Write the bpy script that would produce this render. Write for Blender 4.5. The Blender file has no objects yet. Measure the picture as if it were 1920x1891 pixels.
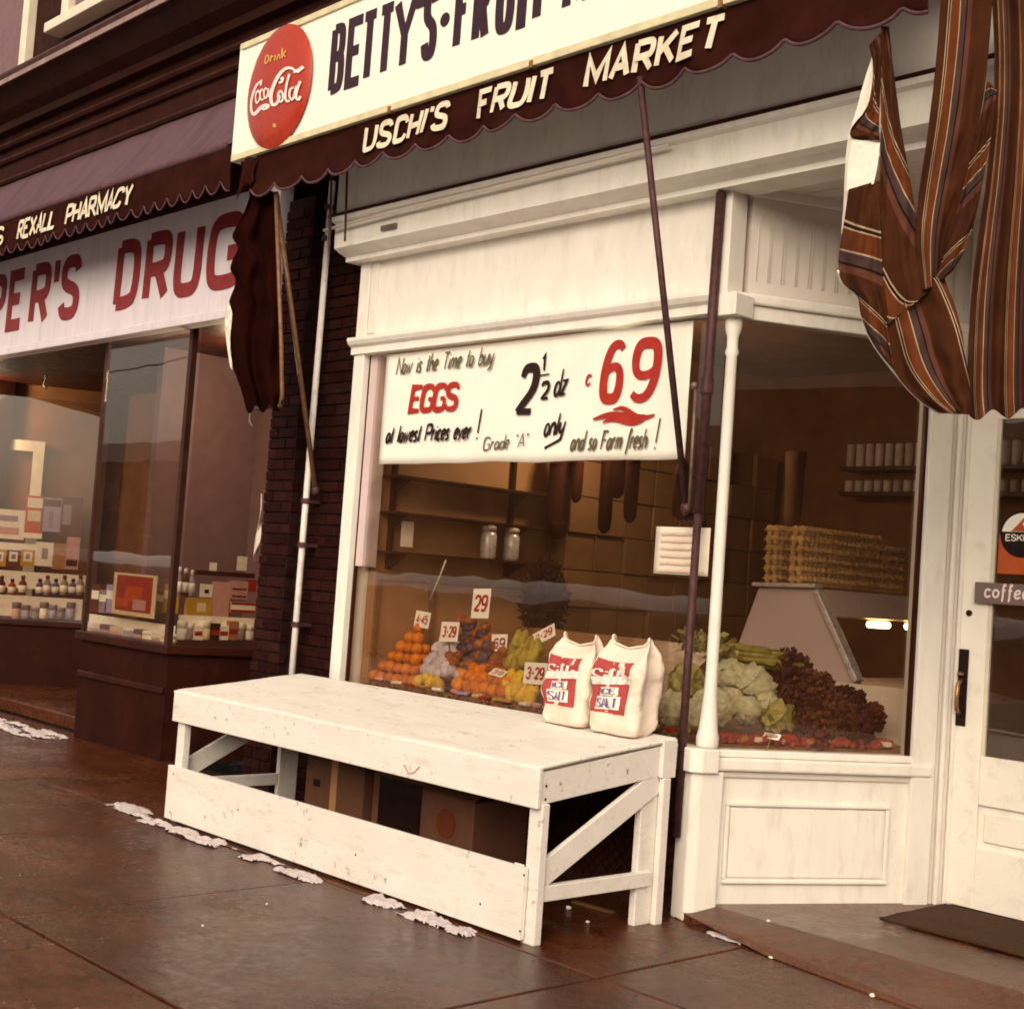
import bpy, bmesh, math, random
from mathutils import Vector, Matrix, noise

# ------------------------------------------------------------------ camera, sky, sun, exposure
sc = bpy.context.scene
COL = sc.collection
PI = math.pi
YAW, PITCH, ROLL = math.radians(-46.961), math.radians(3.119), math.radians(4.1)
FPX = 2600.0                                   # focal length in photograph pixels (1920 wide)
EYE = Vector((4.3, -5.45, 1.6))
_f = Vector((math.sin(YAW) * math.cos(PITCH), math.cos(YAW) * math.cos(PITCH), math.sin(PITCH)))
_r = Vector((math.cos(YAW), -math.sin(YAW), 0))
_u = _r.cross(_f)
RIGHT = math.cos(ROLL) * _r + math.sin(ROLL) * _u
UP = -math.sin(ROLL) * _r + math.cos(ROLL) * _u
FWD = _f
cd = bpy.data.cameras.new('camera')
cd.sensor_width = 36
cd.sensor_fit = 'HORIZONTAL'
cd.lens = FPX / 1920 * 36
cd.clip_start = .05
cd.clip_end = 2000
cam = bpy.data.objects.new('camera', cd)
COL.objects.link(cam)
m3 = Matrix((RIGHT, UP, -FWD)).transposed()
cam.matrix_world = Matrix.Translation(EYE) @ m3.to_4x4()
sc.camera = cam

SUN_EL, SUN_AZ = math.radians(31), math.radians(30)     # azimuth off the street normal
wd = bpy.data.worlds.new('World')
sc.world = wd
wd.use_nodes = True
wn, wl = wd.node_tree.nodes, wd.node_tree.links
wn.clear()
sky = wn.new('ShaderNodeTexSky')
sky.sky_type = 'NISHITA'
sky.sun_disc = False
sky.sun_elevation = SUN_EL
sky.sun_rotation = PI - SUN_AZ
sky.air_density = 1.0
sky.dust_density = 4.0
sky.ozone_density = 1.0
hs = wn.new('ShaderNodeHueSaturation')
hs.inputs['Saturation'].default_value = .30
tint = wn.new('ShaderNodeMix')
tint.data_type = 'RGBA'
tint.blend_type = 'MULTIPLY'
tint.inputs[0].default_value = 1
tint.inputs[7].default_value = (1.0, .86, .72, 1)
bg = wn.new('ShaderNodeBackground')
bg.inputs['Strength'].default_value = .15
wo = wn.new('ShaderNodeOutputWorld')
wl.new(sky.outputs[0], hs.inputs['Color'])
wl.new(hs.outputs[0], tint.inputs[6])
wl.new(tint.outputs[2], bg.inputs['Color'])
wl.new(bg.outputs[0], wo.inputs['Surface'])
sd = bpy.data.lights.new('sun', 'SUN')
sd.energy = 1.1
sd.angle = math.radians(75)
sd.color = (1.0, .93, .74)
sun = bpy.data.objects.new('sun', sd)
COL.objects.link(sun)
sdir = Vector((math.sin(SUN_AZ) * math.cos(SUN_EL), -math.cos(SUN_AZ) * math.cos(SUN_EL), math.sin(SUN_EL)))
sun.rotation_euler = sdir.to_track_quat('Z', 'Y').to_euler()
sun.location = (4, -8, 9)
vs = sc.view_settings
vs.view_transform = 'Standard'
vs.look = 'None'
vs.exposure = 0.46
vs.gamma = 1
sc.render.engine = 'CYCLES'
cy = sc.cycles
cy.use_denoising = True
cy.max_bounces = 7
cy.diffuse_bounces = 3
cy.glossy_bounces = 4
cy.transmission_bounces = 6
cy.transparent_max_bounces = 16
cy.caustics_reflective = False
cy.caustics_refractive = False
cy.sample_clamp_indirect = 4
cy.filter_width = 1.8

# ------------------------------------------------------------------ helpers
rnd = random.Random(7)


def ray(px, py):
    return RIGHT * (px - 960) + UP * -(py - 945.5) + FWD * FPX


def at(px, py, Y):
    d = ray(px, py)
    return EYE + d * ((Y - EYE.y) / d.y)


def atz(px, py, Z=0):
    d = ray(px, py)
    return EYE + d * ((Z - EYE.z) / d.z)


def on(px, py, P, n):
    d = ray(px, py)
    n = Vector(n)
    return EYE + d * ((Vector(P) - EYE).dot(n) / d.dot(n))


class MB:
    def __init__(s):
        s.v, s.f, s.uv = [], [], None

    def add(s, vs_, fs):
        b = len(s.v)
        s.v += [tuple(q) for q in vs_]
        s.f += [tuple(i + b for i in q) for q in fs]
        return s

    def box(s, x0, x1, y0, y1, z0, z1, M=None):
        P = [Vector((x, y, z)) for x in (x0, x1) for y in (y0, y1) for z in (z0, z1)]
        if M is not None:
            P = [M @ q for q in P]
        return s.add(P, [(0, 1, 3, 2), (4, 6, 7, 5), (0, 4, 5, 1), (2, 3, 7, 6), (0, 2, 6, 4), (1, 5, 7, 3)])

    def beam(s, a, b, w, t, up=(0, 0, 1)):
        a, b = Vector(a), Vector(b)
        d = (b - a)
        L = d.length
        d.normalize()
        sd_ = d.cross(Vector(up))
        if sd_.length < 1e-4:
            sd_ = Vector((1, 0, 0))
        sd_.normalize()
        u = sd_.cross(d)
        M = Matrix((d, sd_, u)).transposed().to_4x4()
        M.translation = a
        return s.box(0, L, -w / 2, w / 2, -t / 2, t / 2, M)

    def prism(s, prof, a, b):
        # profile of 3-D points at a, swept to b (offset vectors)
        n = len(prof)
        P = [Vector(a) + Vector(q) for q in prof] + [Vector(b) + Vector(q) for q in prof]
        fs = [(i, (i + 1) % n, n + (i + 1) % n, n + i) for i in range(n)]
        return s.add(P, fs + [tuple(range(n - 1, -1, -1)), tuple(range(n, 2 * n))])

    def tube(s, pts, r, seg=8, cap=True):
        pts = [Vector(q) for q in pts]
        n = len(pts)
        rr = r if isinstance(r, (list, tuple)) else [r] * n
        rings = []
        prev = None
        for i, q in enumerate(pts):
            t = (pts[min(i + 1, n - 1)] - pts[max(i - 1, 0)]).normalized()
            if prev is None:
                a = t.orthogonal().normalized()
            else:
                a = (prev - t * prev.dot(t)).normalized()
            prev = a
            b = t.cross(a)
            rings.append([q + (a * math.cos(k * 2 * PI / seg) + b * math.sin(k * 2 * PI / seg)) * rr[i] for k in range(seg)])
        vs_ = [q for g in rings for q in g]
        fs = [(i * seg + k, i * seg + (k + 1) % seg, (i + 1) * seg + (k + 1) % seg, (i + 1) * seg + k) for i in range(n - 1) for k in range(seg)]
        if cap:
            fs += [tuple(range(seg - 1, -1, -1)), tuple((n - 1) * seg + k for k in range(seg))]
        return s.add(vs_, fs)

    def lathe(s, prof, c, seg=16):
        c = Vector(c)
        vs_ = [c + Vector((r * math.cos(k * 2 * PI / seg), r * math.sin(k * 2 * PI / seg), z)) for r, z in prof for k in range(seg)]
        n = len(prof)
        fs = [(i * seg + k, i * seg + (k + 1) % seg, (i + 1) * seg + (k + 1) % seg, (i + 1) * seg + k) for i in range(n - 1) for k in range(seg)]
        fs += [tuple(range(seg - 1, -1, -1)), tuple((n - 1) * seg + k for k in range(seg))]
        return s.add(vs_, fs)

    def grid(s, fn, nu, nv):
        vs_ = [fn(i / nu, j / nv) for j in range(nv + 1) for i in range(nu + 1)]
        fs = [(j * (nu + 1) + i, j * (nu + 1) + i + 1, (j + 1) * (nu + 1) + i + 1, (j + 1) * (nu + 1) + i) for j in range(nv) for i in range(nu)]
        return s.add(vs_, fs)

    def ball(s, c, rx, ry=None, rz=None, seg=12, ring=8, lump=0, seed=0):
        ry = ry or rx
        rz = rz or rx
        c = Vector(c)
        vs_ = [c + Vector((0, 0, rz))]
        for j in range(1, ring):
            a = PI * j / ring
            for k in range(seg):
                b = 2 * PI * k / seg
                d = Vector((math.sin(a) * math.cos(b), math.sin(a) * math.sin(b), math.cos(a)))
                q = 1 + (lump * noise.noise(d * 2.3 + Vector((seed, seed * 1.7, 0))) if lump else 0)
                vs_.append(c + Vector((d.x * rx * q, d.y * ry * q, d.z * rz * q)))
        vs_.append(c - Vector((0, 0, rz)))
        N = len(vs_) - 1
        fs = [(0, 1 + k, 1 + (k + 1) % seg) for k in range(seg)]
        for j in range(ring - 2):
            for k in range(seg):
                a, b = 1 + j * seg + k, 1 + j * seg + (k + 1) % seg
                fs.append((a, a + seg, b + seg, b))
        o = 1 + (ring - 2) * seg
        fs += [(o + k, N, o + (k + 1) % seg) for k in range(seg)]
        return s.add(vs_, fs)


BASE = {}


def link(name, me, mt, parent=None, loc=(0, 0, 0)):
    o = bpy.data.objects.new(name, me)
    COL.objects.link(o)
    if mt is not None and me is not None and not me.materials:
        me.materials.append(mt)
    if parent is not None:
        o.parent = parent
    else:
        o.location = loc
    return o


def mesh(name, mb, off, smooth=False):
    me = bpy.data.meshes.new(name)
    me.from_pydata([Vector(q) - off for q in mb.v], [], mb.f)
    if mb.uv:
        ul = me.uv_layers.new(name='UVMap')
        for lp in me.loops:
            ul.data[lp.index].uv = mb.uv[lp.vertex_index]
    if smooth:
        me.polygons.foreach_set('use_smooth', [True] * len(me.polygons))
    me.update()
    return me


def obj(name, mb, mt, parent=None, bevel=0, smooth=False, loc=None, solid=0, weld=True):
    """One mesh object. World coordinates in mb; the origin goes to the thing's base."""
    if parent is not None:
        off = BASE[parent.name]
    elif loc is not None:
        off = Vector(loc)
    else:
        xs, ys, zs = zip(*mb.v)
        off = Vector(((min(xs) + max(xs)) / 2, (min(ys) + max(ys)) / 2, min(zs)))
    me = mesh(name, mb, off, smooth)
    if weld:
        bm = bmesh.new()
        bm.from_mesh(me)
        bmesh.ops.recalc_face_normals(bm, faces=bm.faces)
        bm.to_mesh(me)
        bm.free()
    o = link(name, me, mt, parent, off)
    BASE[o.name] = off
    if solid:
        md = o.modifiers.new('solid', 'SOLIDIFY')
        md.thickness = solid
        md.offset = 0
    if bevel:
        md = o.modifiers.new('bevel', 'BEVEL')
        md.width = bevel
        md.segments = 2
        md.limit_method = 'ANGLE'
    return o


def tag(o, label, cat, group=None, kind=None):
    o['label'] = label
    if cat:
        o['category'] = cat
    if group:
        o['group'] = group
    if kind:
        o['kind'] = kind
    return o


def thing(name, label, cat, loc, group=None):
    o = bpy.data.objects.new(name, None)
    COL.objects.link(o)
    o.location = loc
    o.empty_display_size = .1
    BASE[o.name] = Vector(loc)
    return tag(o, label, cat, group)


def struct(name, mb, mt, loc=(0, 0, 0), bevel=0, parent=None):
    o = obj(name, mb, mt, parent, bevel, loc=loc)
    if parent is None:
        o['kind'] = 'structure'
    return o


def hx(s):
    s = s.lstrip('#')
    out = []
    for i in (0, 2, 4):
        c = int(s[i:i + 2], 16) / 255
        out.append(c / 12.92 if c <= .04045 else ((c + .055) / 1.055) ** 2.4)
    return tuple(out)


# ------------------------------------------------------------------ materials
def nodes_of(name):
    m = bpy.data.materials.new(name)
    m.use_nodes = True
    nt = m.node_tree
    nt.nodes.clear()
    out = nt.nodes.new('ShaderNodeOutputMaterial')
    b = nt.nodes.new('ShaderNodeBsdfPrincipled')
    nt.links.new(b.outputs[0], out.inputs[0])
    return m, nt, b, out


def mixc(nt, fac, a, b, blend='MIX'):
    n = nt.nodes.new('ShaderNodeMix')
    n.data_type = 'RGBA'
    n.blend_type = blend
    for s, v in ((0, fac), (6, a), (7, b)):
        if isinstance(v, (int, float)):
            n.inputs[s].default_value = v
        elif isinstance(v, tuple):
            n.inputs[s].default_value = (*v[:3], 1)
        else:
            nt.links.new(v, n.inputs[s])
    return n.outputs[2]


def nz(nt, vec, scale, detail=4, rough=.55, stretch=None):
    if stretch:
        mp = nt.nodes.new('ShaderNodeMapping')
        mp.inputs['Scale'].default_value = stretch
        nt.links.new(vec, mp.inputs[0])
        vec = mp.outputs[0]
    n = nt.nodes.new('ShaderNodeTexNoise')
    n.inputs['Scale'].default_value = scale
    n.inputs['Detail'].default_value = detail
    n.inputs['Roughness'].default_value = rough
    nt.links.new(vec, n.inputs['Vector'])
    return n.outputs[0]


def rng(nt, v, a, b, c, d):
    n = nt.nodes.new('ShaderNodeMapRange')
    for i, q in enumerate((a, b, c, d)):
        n.inputs[i + 1].default_value = q
    nt.links.new(v, n.inputs[0])
    return n.outputs[0]


def mat(name, col, rough=.6, var=.18, scale=6, bump=.1, bscale=70, spec=.2, metal=0, rand=0, dirt=None, dirtamt=.5,
        dirtscale=5, stretch=None, coords='world', sheen=0, chips=None):
    m, nt, b, out = nodes_of(name)
    if coords == 'world':
        g = nt.nodes.new('ShaderNodeNewGeometry')
        vec = g.outputs['Position']
    else:
        g = nt.nodes.new('ShaderNodeTexCoord')
        vec = g.outputs['Object']
    lo = tuple(c * (1 - var) for c in col)
    hi = tuple(min(.95, c * (1 + var)) for c in col)
    c = mixc(nt, rng(nt, nz(nt, vec, scale, 5, .6, stretch), .3, .7, 0, 1), lo, hi)
    if dirt:
        f = rng(nt, nz(nt, vec, dirtscale, 8, .7, stretch), .52, .75, 0, dirtamt)
        c = mixc(nt, f, c, dirt)
    if chips:
        cf_ = rng(nt, nz(nt, vec, chips[1], 6, .75), chips[2], chips[2] + .03, 0, 1)
        ar = rng(nt, nz(nt, vec, 2.3, 3, .6), .46, .58, 0, .85)
        mm = nt.nodes.new('ShaderNodeMath')
        mm.operation = 'MULTIPLY'
        nt.links.new(cf_, mm.inputs[0])
        nt.links.new(ar, mm.inputs[1])
        c = mixc(nt, mm.outputs[0], c, chips[0])
    if rand:
        oi = nt.nodes.new('ShaderNodeObjectInfo')
        hsv = nt.nodes.new('ShaderNodeHueSaturation')
        nt.links.new(rng(nt, oi.outputs['Random'], 0, 1, 1 - rand, 1 + rand), hsv.inputs['Value'])
        nt.links.new(rng(nt, oi.outputs['Random'], 0, 1, .5 - rand * .03, .5 + rand * .03), hsv.inputs['Hue'])
        nt.links.new(c, hsv.inputs['Color'])
        c = hsv.outputs[0]
    nt.links.new(c, b.inputs['Base Color'])
    b.inputs['Metallic'].default_value = metal
    b.inputs['Specular IOR Level'].default_value = spec
    r = rng(nt, nz(nt, vec, scale * 2.7, 3), .3, .7, max(.03, rough - .12), min(1, rough + .12))
    nt.links.new(r, b.inputs['Roughness'])
    if bump:
        bp = nt.nodes.new('ShaderNodeBump')
        bp.inputs['Strength'].default_value = bump
        bp.inputs['Distance'].default_value = .01
        nt.links.new(nz(nt, vec, bscale, 5, .6, stretch), bp.inputs['Height'])
        nt.links.new(bp.outputs[0], b.inputs['Normal'])
    if sheen:
        b.inputs['Sheen Weight'].default_value = sheen
    return m


def glass_mat(name, tintc=(.93, .9, .86), gain=1.35, haze=.024):
    m = bpy.data.materials.new(name)
    m.use_nodes = True
    nt = m.node_tree
    nt.nodes.clear()
    out = nt.nodes.new('ShaderNodeOutputMaterial')
    tr = nt.nodes.new('ShaderNodeBsdfTransparent')
    tr.inputs[0].default_value = (*tintc, 1)
    gl = nt.nodes.new('ShaderNodeBsdfGlossy')
    gl.inputs['Roughness'].default_value = .012
    fr = nt.nodes.new('ShaderNodeFresnel')
    g = nt.nodes.new('ShaderNodeNewGeometry')
    nt.links.new(rng(nt, g.outputs['Backfacing'], 0, 1, 1.5, 1 / 1.5), fr.inputs['IOR'])   # same mirror from both sides
    bp = nt.nodes.new('ShaderNodeBump')
    bp.inputs['Strength'].default_value = .04
    bp.inputs['Distance'].default_value = .02
    nt.links.new(nz(nt, g.outputs['Position'], 1.6, 2), bp.inputs['Height'])
    nt.links.new(bp.outputs[0], gl.inputs['Normal'])
    k = nt.nodes.new('ShaderNodeMath')
    k.operation = 'MULTIPLY'
    k.use_clamp = True
    k.inputs[1].default_value = gain
    mx = nt.nodes.new('ShaderNodeMixShader')
    nt.links.new(fr.outputs[0], k.inputs[0])
    nt.links.new(k.outputs[0], mx.inputs[0])
    nt.links.new(tr.outputs[0], mx.inputs[1])
    nt.links.new(gl.outputs[0], mx.inputs[2])
    # brown haze mixed into the glass colour, imitating a veil of light
    df = nt.nodes.new('ShaderNodeBsdfDiffuse')
    df.inputs[0].default_value = (.36, .18, .095, 1)
    m2 = nt.nodes.new('ShaderNodeMixShader')
    nt.links.new(rng(nt, nz(nt, g.outputs['Position'], 2.2, 5, .65, (1, 1, .5)), .35, .7, haze * .5, haze * 1.5), m2.inputs[0])
    nt.links.new(mx.outputs[0], m2.inputs[1])
    nt.links.new(df.outputs[0], m2.inputs[2])
    nt.links.new(m2.outputs[0], out.inputs[0])
    return m


def emit_mat(name, col, s):
    m, nt, b, out = nodes_of(name)
    b.inputs['Base Color'].default_value = (*col, 1)
    b.inputs['Emission Color'].default_value = (*col, 1)
    b.inputs['Emission Strength'].default_value = s
    return m


def wet_mat(name, col, col2):
    m, nt, b, out = nodes_of(name)
    g = nt.nodes.new('ShaderNodeNewGeometry')
    vec = g.outputs['Position']
    c = mixc(nt, rng(nt, nz(nt, vec, 1.1, 7, .65), .36, .66, 0, 1), col, col2)
    c = mixc(nt, rng(nt, nz(nt, vec, 3.2, 6, .7, (1, 2.2, 1)), .5, .72, 0, .55), c, tuple(q * 1.7 for q in col2))
    c = mixc(nt, rng(nt, nz(nt, vec, 55, 4, .7), .35, .7, 0, .5), c, tuple(q * .55 for q in col))
    dis = nt.nodes.new('ShaderNodeMix')
    dis.data_type = 'VECTOR'
    dis.blend_type = 'ADD' if hasattr(dis, 'blend_type') and False else 'MIX'
    nn = nt.nodes.new('ShaderNodeTexNoise')
    nn.inputs['Scale'].default_value = 3
    nn.inputs['Detail'].default_value = 6
    nt.links.new(vec, nn.inputs['Vector'])
    va = nt.nodes.new('ShaderNodeVectorMath')
    va.operation = 'MULTIPLY_ADD'
    va.inputs[1].default_value = (.5, .5, .5)
    nt.links.new(nn.outputs['Color'], va.inputs[0])
    nt.links.new(vec, va.inputs[2])
    vo = nt.nodes.new('ShaderNodeTexVoronoi')
    vo.feature = 'DISTANCE_TO_EDGE'
    vo.inputs['Scale'].default_value = .8
    nt.links.new(va.outputs[0], vo.inputs['Vector'])
    ck = rng(nt, vo.outputs['Distance'], .002, .008, .8, 0)
    c = mixc(nt, ck, c, (.012, .004, .002))
    c = mixc(nt, rng(nt, nz(nt, vec, 140, 3, .8), .62, .74, 0, .6), c, tuple(q * 2.6 for q in col2))
    nt.nodes.remove(dis)
    oi = nt.nodes.new('ShaderNodeObjectInfo')
    hsv = nt.nodes.new('ShaderNodeHueSaturation')
    nt.links.new(rng(nt, oi.outputs['Random'], 0, 1, .88, 1.12), hsv.inputs['Value'])
    nt.links.new(c, hsv.inputs['Color'])
    nt.links.new(hsv.outputs[0], b.inputs['Base Color'])
    wetn = nz(nt, vec, .9, 6, .62)
    r1 = rng(nt, wetn, .42, .66, .08, .36)
    ad = nt.nodes.new('ShaderNodeMath')
    ad.operation = 'ADD'
    nt.links.new(r1, ad.inputs[0])
    nt.links.new(rng(nt, nz(nt, vec, 18, 5, .7), .35, .7, -.06, .14), ad.inputs[1])
    nt.links.new(ad.outputs[0], b.inputs['Roughness'])
    b.inputs['Specular IOR Level'].default_value = .5
    bp = nt.nodes.new('ShaderNodeBump')
    bp.inputs['Strength'].default_value = .4
    bp.inputs['Distance'].default_value = .01
    nt.links.new(nz(nt, vec, 60, 10, .85), bp.inputs['Height'])
    bp2 = nt.nodes.new('ShaderNodeBump')
    bp2.inputs['Strength'].default_value = .3
    bp2.inputs['Distance'].default_value = .03
    nt.links.new(nz(nt, vec, 4.5, 4, .6), bp2.inputs['Height'])
    nt.links.new(bp.outputs[0], bp2.inputs['Normal'])
    nt.links.new(bp2.outputs[0], b.inputs['Normal'])
    return m


def stripe_mat(name, stops, period=1.0, rough=.9, w=.0):
    """cloth stripes along the U of the UV map; stops = [(pos, colour)]"""
    m, nt, b, out = nodes_of(name)
    uv = nt.nodes.new('ShaderNodeUVMap')
    uv.uv_map = 'UVMap'
    sp = nt.nodes.new('ShaderNodeSeparateXYZ')
    nt.links.new(uv.outputs[0], sp.inputs[0])
    dv = nt.nodes.new('ShaderNodeMath')
    dv.operation = 'DIVIDE'
    dv.inputs[1].default_value = period
    nt.links.new(sp.outputs[0], dv.inputs[0])
    fr = nt.nodes.new('ShaderNodeMath')
    fr.operation = 'FRACT'
    nt.links.new(dv.outputs[0], fr.inputs[0])
    rp = nt.nodes.new('ShaderNodeValToRGB')
    rp.color_ramp.interpolation = 'CONSTANT'
    el = rp.color_ramp.elements
    while len(el) < len(stops):
        el.new(.5)
    for e, (p_, c_) in zip(el, stops):
        e.position = p_
        e.color = (*c_, 1)
    nt.links.new(fr.outputs[0], rp.inputs[0])
    g = nt.nodes.new('ShaderNodeNewGeometry')
    f = rng(nt, nz(nt, g.outputs['Position'], 9, 6, .65), .3, .7, .72, 1.15)
    c = mixc(nt, 1.0, rp.outputs[0], f, 'MULTIPLY')
    nt.links.new(c, b.inputs['Base Color'])
    b.inputs['Roughness'].default_value = rough
    b.inputs['Specular IOR Level'].default_value = .15
    bp = nt.nodes.new('ShaderNodeBump')
    bp.inputs['Strength'].default_value = .15
    bp.inputs['Distance'].default_value = .004
    nt.links.new(nz(nt, g.outputs['Position'], 160, 3), bp.inputs['Height'])
    nt.links.new(bp.outputs[0], b.inputs['Normal'])
    return m


WHITE = (.80, .765, .69)
M = {}
M['white'] = mat('white_paint', WHITE, .45, .06, 3, .2, 45, dirt=(.50, .39, .31), dirtamt=.38, dirtscale=5, stretch=(2.5, 2.5, .8), chips=((.34, .24, .18), 34, .68))
M['bench'] = mat('worn_white_paint', (.80, .755, .69), .5, .06, 2.5, .12, 40, dirt=(.46, .36, .29), dirtamt=.5, dirtscale=5, stretch=(1, 4, 4), chips=((.30, .19, .14), 17, .60))
M['door'] = mat('door_white_paint', (.82, .78, .69), .42, .04, 3, .15, 40, dirt=(.4, .3, .24), dirtamt=.35, dirtscale=9, chips=((.3, .2, .15), 30, .67))
M['tin'] = mat('pressed_tin_white', (.70, .64, .57), .45, .06, 5, .2, 30, dirt=(.4, .33, .28), dirtamt=.3)
M['facade'] = mat('dark_red_brown_paint', (.024, .0045, .0021), .6, .3, 3, .2, 25, spec=.1, dirt=(.055, .014, .007), dirtamt=.5)
M['facade2'] = mat('chocolate_trim_paint', (.034, .0070, .0032), .45, .3, 4, .15, 25, spec=.15)
M['cornicehighlight'] = mat('painted_cornice_highlight', (.30, .19, .17), .35, .3, 5, .1, metal=.2)  # pale strips stand in for highlights along the cornice edges
M['brick'] = mat('dark_painted_brick', (.024, .0062, .0052), .6, .35, 14, .5, 60, rand=.3, spec=.05, dirt=(.035, .011, .010), dirtamt=.5, dirtscale=11)
M['brickd'] = mat('darker_brick', (.021, .0055, .004), .65, .35, 14, .5, 60, rand=.3, spec=.04, dirt=(.03, .009, .007), dirtamt=.5, dirtscale=11)  # slightly darker tone of the painted brick
M['mortar'] = mat('dark_mortar', (.018, .0045, .003), .85, .3, 20, .5, 80)
M['canvas'] = mat('faded_purple_canvas', (.105, .058, .072), .8, .22, 3, .25, 30, dirt=(.09, .05, .055), dirtamt=.6, dirtscale=3, stretch=(3, 1, .4))
M['valance'] = mat('dark_maroon_canvas', (.026, .0058, .0036), .9, .3, 5, .3, 120, spec=.05)
M['binding'] = mat('purple_binding_tape', (.085, .038, .045), .7, .3, 20, .3, 90)
M['blackcloth'] = mat('black_canvas', (.013, .0022, .0013), .95, .4, 6, .5, 100, spec=.02)
M['lining'] = mat('cream_canvas_lining', (.76, .71, .61), .95, .06, 8, .1, 90, spec=.03)
M['iron'] = mat('rusty_iron_rod', (.075, .032, .032), .45, .35, 25, .4, 120, metal=.35)
M['ironpale'] = mat('weathered_galvanised_rod', (.20, .13, .115), .45, .3, 20, .3, 90, metal=.4)
M['irongold'] = mat('brassy_iron_rod', (.20, .10, .055), .45, .35, 20, .3, 90, metal=.3)
M['signwhite'] = mat('enamelled_sign_white', (.84, .81, .70), .3, .03, 3, .02, 20)
M['signframe'] = mat('yellowed_sign_frame', (.60, .54, .35), .45, .15, 12, .1, 40)
M['navy'] = mat('black_purple_sign_paint', (.035, .014, .024), .5, .2, 20, .05)
M['letterwhite'] = mat('painted_cream_letters', (.66, .58, .44), .7, .15, 25, .2, 90)
M['cokered'] = mat('enamel_red', (.36, .030, .012), .25, .08, 6, .02, 20, spec=.5)
M['scriptpink'] = mat('white_script_enamel', (.80, .66, .62), .4, .05, 20, 0)
M['gold'] = mat('yellow_enamel', (.60, .38, .10), .4, .1, 20, 0)
M['pharmsign'] = mat('pale_lavender_board', (.66, .60, .64), .55, .06, 3, .1, 40, dirt=(.4, .33, .36), dirtamt=.4, stretch=(3, 1, .5))
M['pharmred'] = mat('crimson_sign_paint', (.22, .028, .030), .55, .15, 12, .05)
M['paper'] = mat('white_paper', (.83, .80, .71), .7, .03, 6, .05, 30)
M['paperaged'] = mat('aged_paper', (.72, .62, .50), .75, .06, 12, .05, 30)
M['darkridge'] = mat('dark_ridge_snow', (.11, .065, .05), .9, .4, 3, .5, 20)
M['inkblack'] = mat('brush_ink_black', (.022, .009, .009), .6, .3, 30, 0)
M['inkolive'] = mat('brush_ink_olive', (.11, .085, .05), .6, .3, 30, 0)
M['inkred'] = mat('brush_ink_red', (.36, .028, .018), .6, .15, 25, 0)
M['inkblue'] = mat('label_blue_ink', (.14, .10, .26), .6, .15, 25, 0)
M['glass'] = glass_mat('window_glass')
M['glassb'] = glass_mat('pharmacy_glass', (.92, .87, .82), 1.7)
M['wet'] = wet_mat('wet_concrete', (.056, .0125, .0036), (.118, .034, .0135))
M['joint'] = mat('joint_dirt', (.018, .008, .006), .6, .3, 20, .3)
M['asphalt'] = mat('wet_asphalt', (.035, .022, .018), .35, .3, 8, .4, 60)
M['slush'] = mat('grey_slush', (.30, .23, .20), .6, .25, 3, .4, 20)
M['snow'] = mat('dirty_snow', (.66, .58, .58), .6, .3, 30, .9, 120, dirt=(.20, .11, .09), dirtamt=.9, dirtscale=30)
M['snowfar'] = mat('clean_snow', (.78, .76, .78), .8, .1, 2, .3, 10)
M['pale_pipe'] = mat('pale_painted_pipe', (.80, .74, .70), .35, .1, 8, .1, 40, dirt=(.2, .1, .08), dirtamt=.5, dirtscale=10)
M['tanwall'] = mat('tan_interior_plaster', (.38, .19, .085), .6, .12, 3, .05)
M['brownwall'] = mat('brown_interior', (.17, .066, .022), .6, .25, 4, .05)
M['darkfloor'] = mat('dark_shop_floor', (.06, .028, .015), .4, .3, 5, .1)
M['ceil'] = mat('smoky_ceiling', (.20, .105, .055), .7, .2, 3, .05)
M['wood'] = mat('varnished_wood', (.22, .11, .045), .4, .25, 6, .15, 30, stretch=(1, 6, 6))
M['darkwood'] = mat('dark_stained_wood', (.045, .016, .010), .4, .3, 6, .15, 30)
M['card'] = mat('brown_carton', (.115, .048, .026), .75, .15, 6, .1, 40, rand=.15)
M['cardd'] = mat('dark_carton', (.085, .040, .018), .75, .2, 6, .1, 40, rand=.3)
M['cardmid'] = mat('mid_brown_carton', (.23, .115, .048), .8, .12, 6, .05, 40, rand=.10)
M['egg'] = mat('grey_tan_egg_carton', (.60, .37, .165), .85, .15, 20, .3, 60, rand=.15)
M['fridge'] = mat('mauve_white_enamel', (.58, .45, .44), .35, .04, 4, .02)
M['fridgel'] = mat('chrome_edge_trim', (.62, .57, .55), .3, .05, 6, .02, metal=.3)
M['sack'] = mat('white_paper_sack', (.76, .64, .53), .8, .08, 10, .5, 22, spec=.1, dirt=(.48, .31, .20), dirtamt=.5, dirtscale=5)
M['sackred'] = mat('sack_red_print', (.38, .06, .055), .65, .12, 25, .2, 30)
M['orange'] = mat('orange_peel', (.58, .16, .008), .4, .15, 12, .25, 160, rand=.18)
M['lemon'] = mat('lemon_peel', (.62, .38, .03), .4, .12, 12, .2, 140, rand=.15)
M['wrapped'] = mat('lilac_tissue_wrap', (.50, .42, .46), .7, .2, 30, .6, 50, rand=.2)
M['plum'] = mat('purple_apple_skin', (.085, .045, .065), .35, .35, 12, .1, rand=.4)
M['apple'] = mat('red_russet_apple', (.23, .06, .015), .4, .35, 12, .1, rand=.3)
M['pear'] = mat('olive_pear_skin', (.30, .22, .03), .45, .25, 14, .15, rand=.25)
M['cabbage'] = mat('pale_cabbage_leaf', (.58, .56, .36), .55, .28, 16, .35, 22, rand=.15, stretch=(1, 1, 2.5), coords='object')
M['lettuce'] = mat('yellow_green_leaf', (.34, .30, .10), .55, .3, 16, .4, 30, rand=.2)
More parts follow.
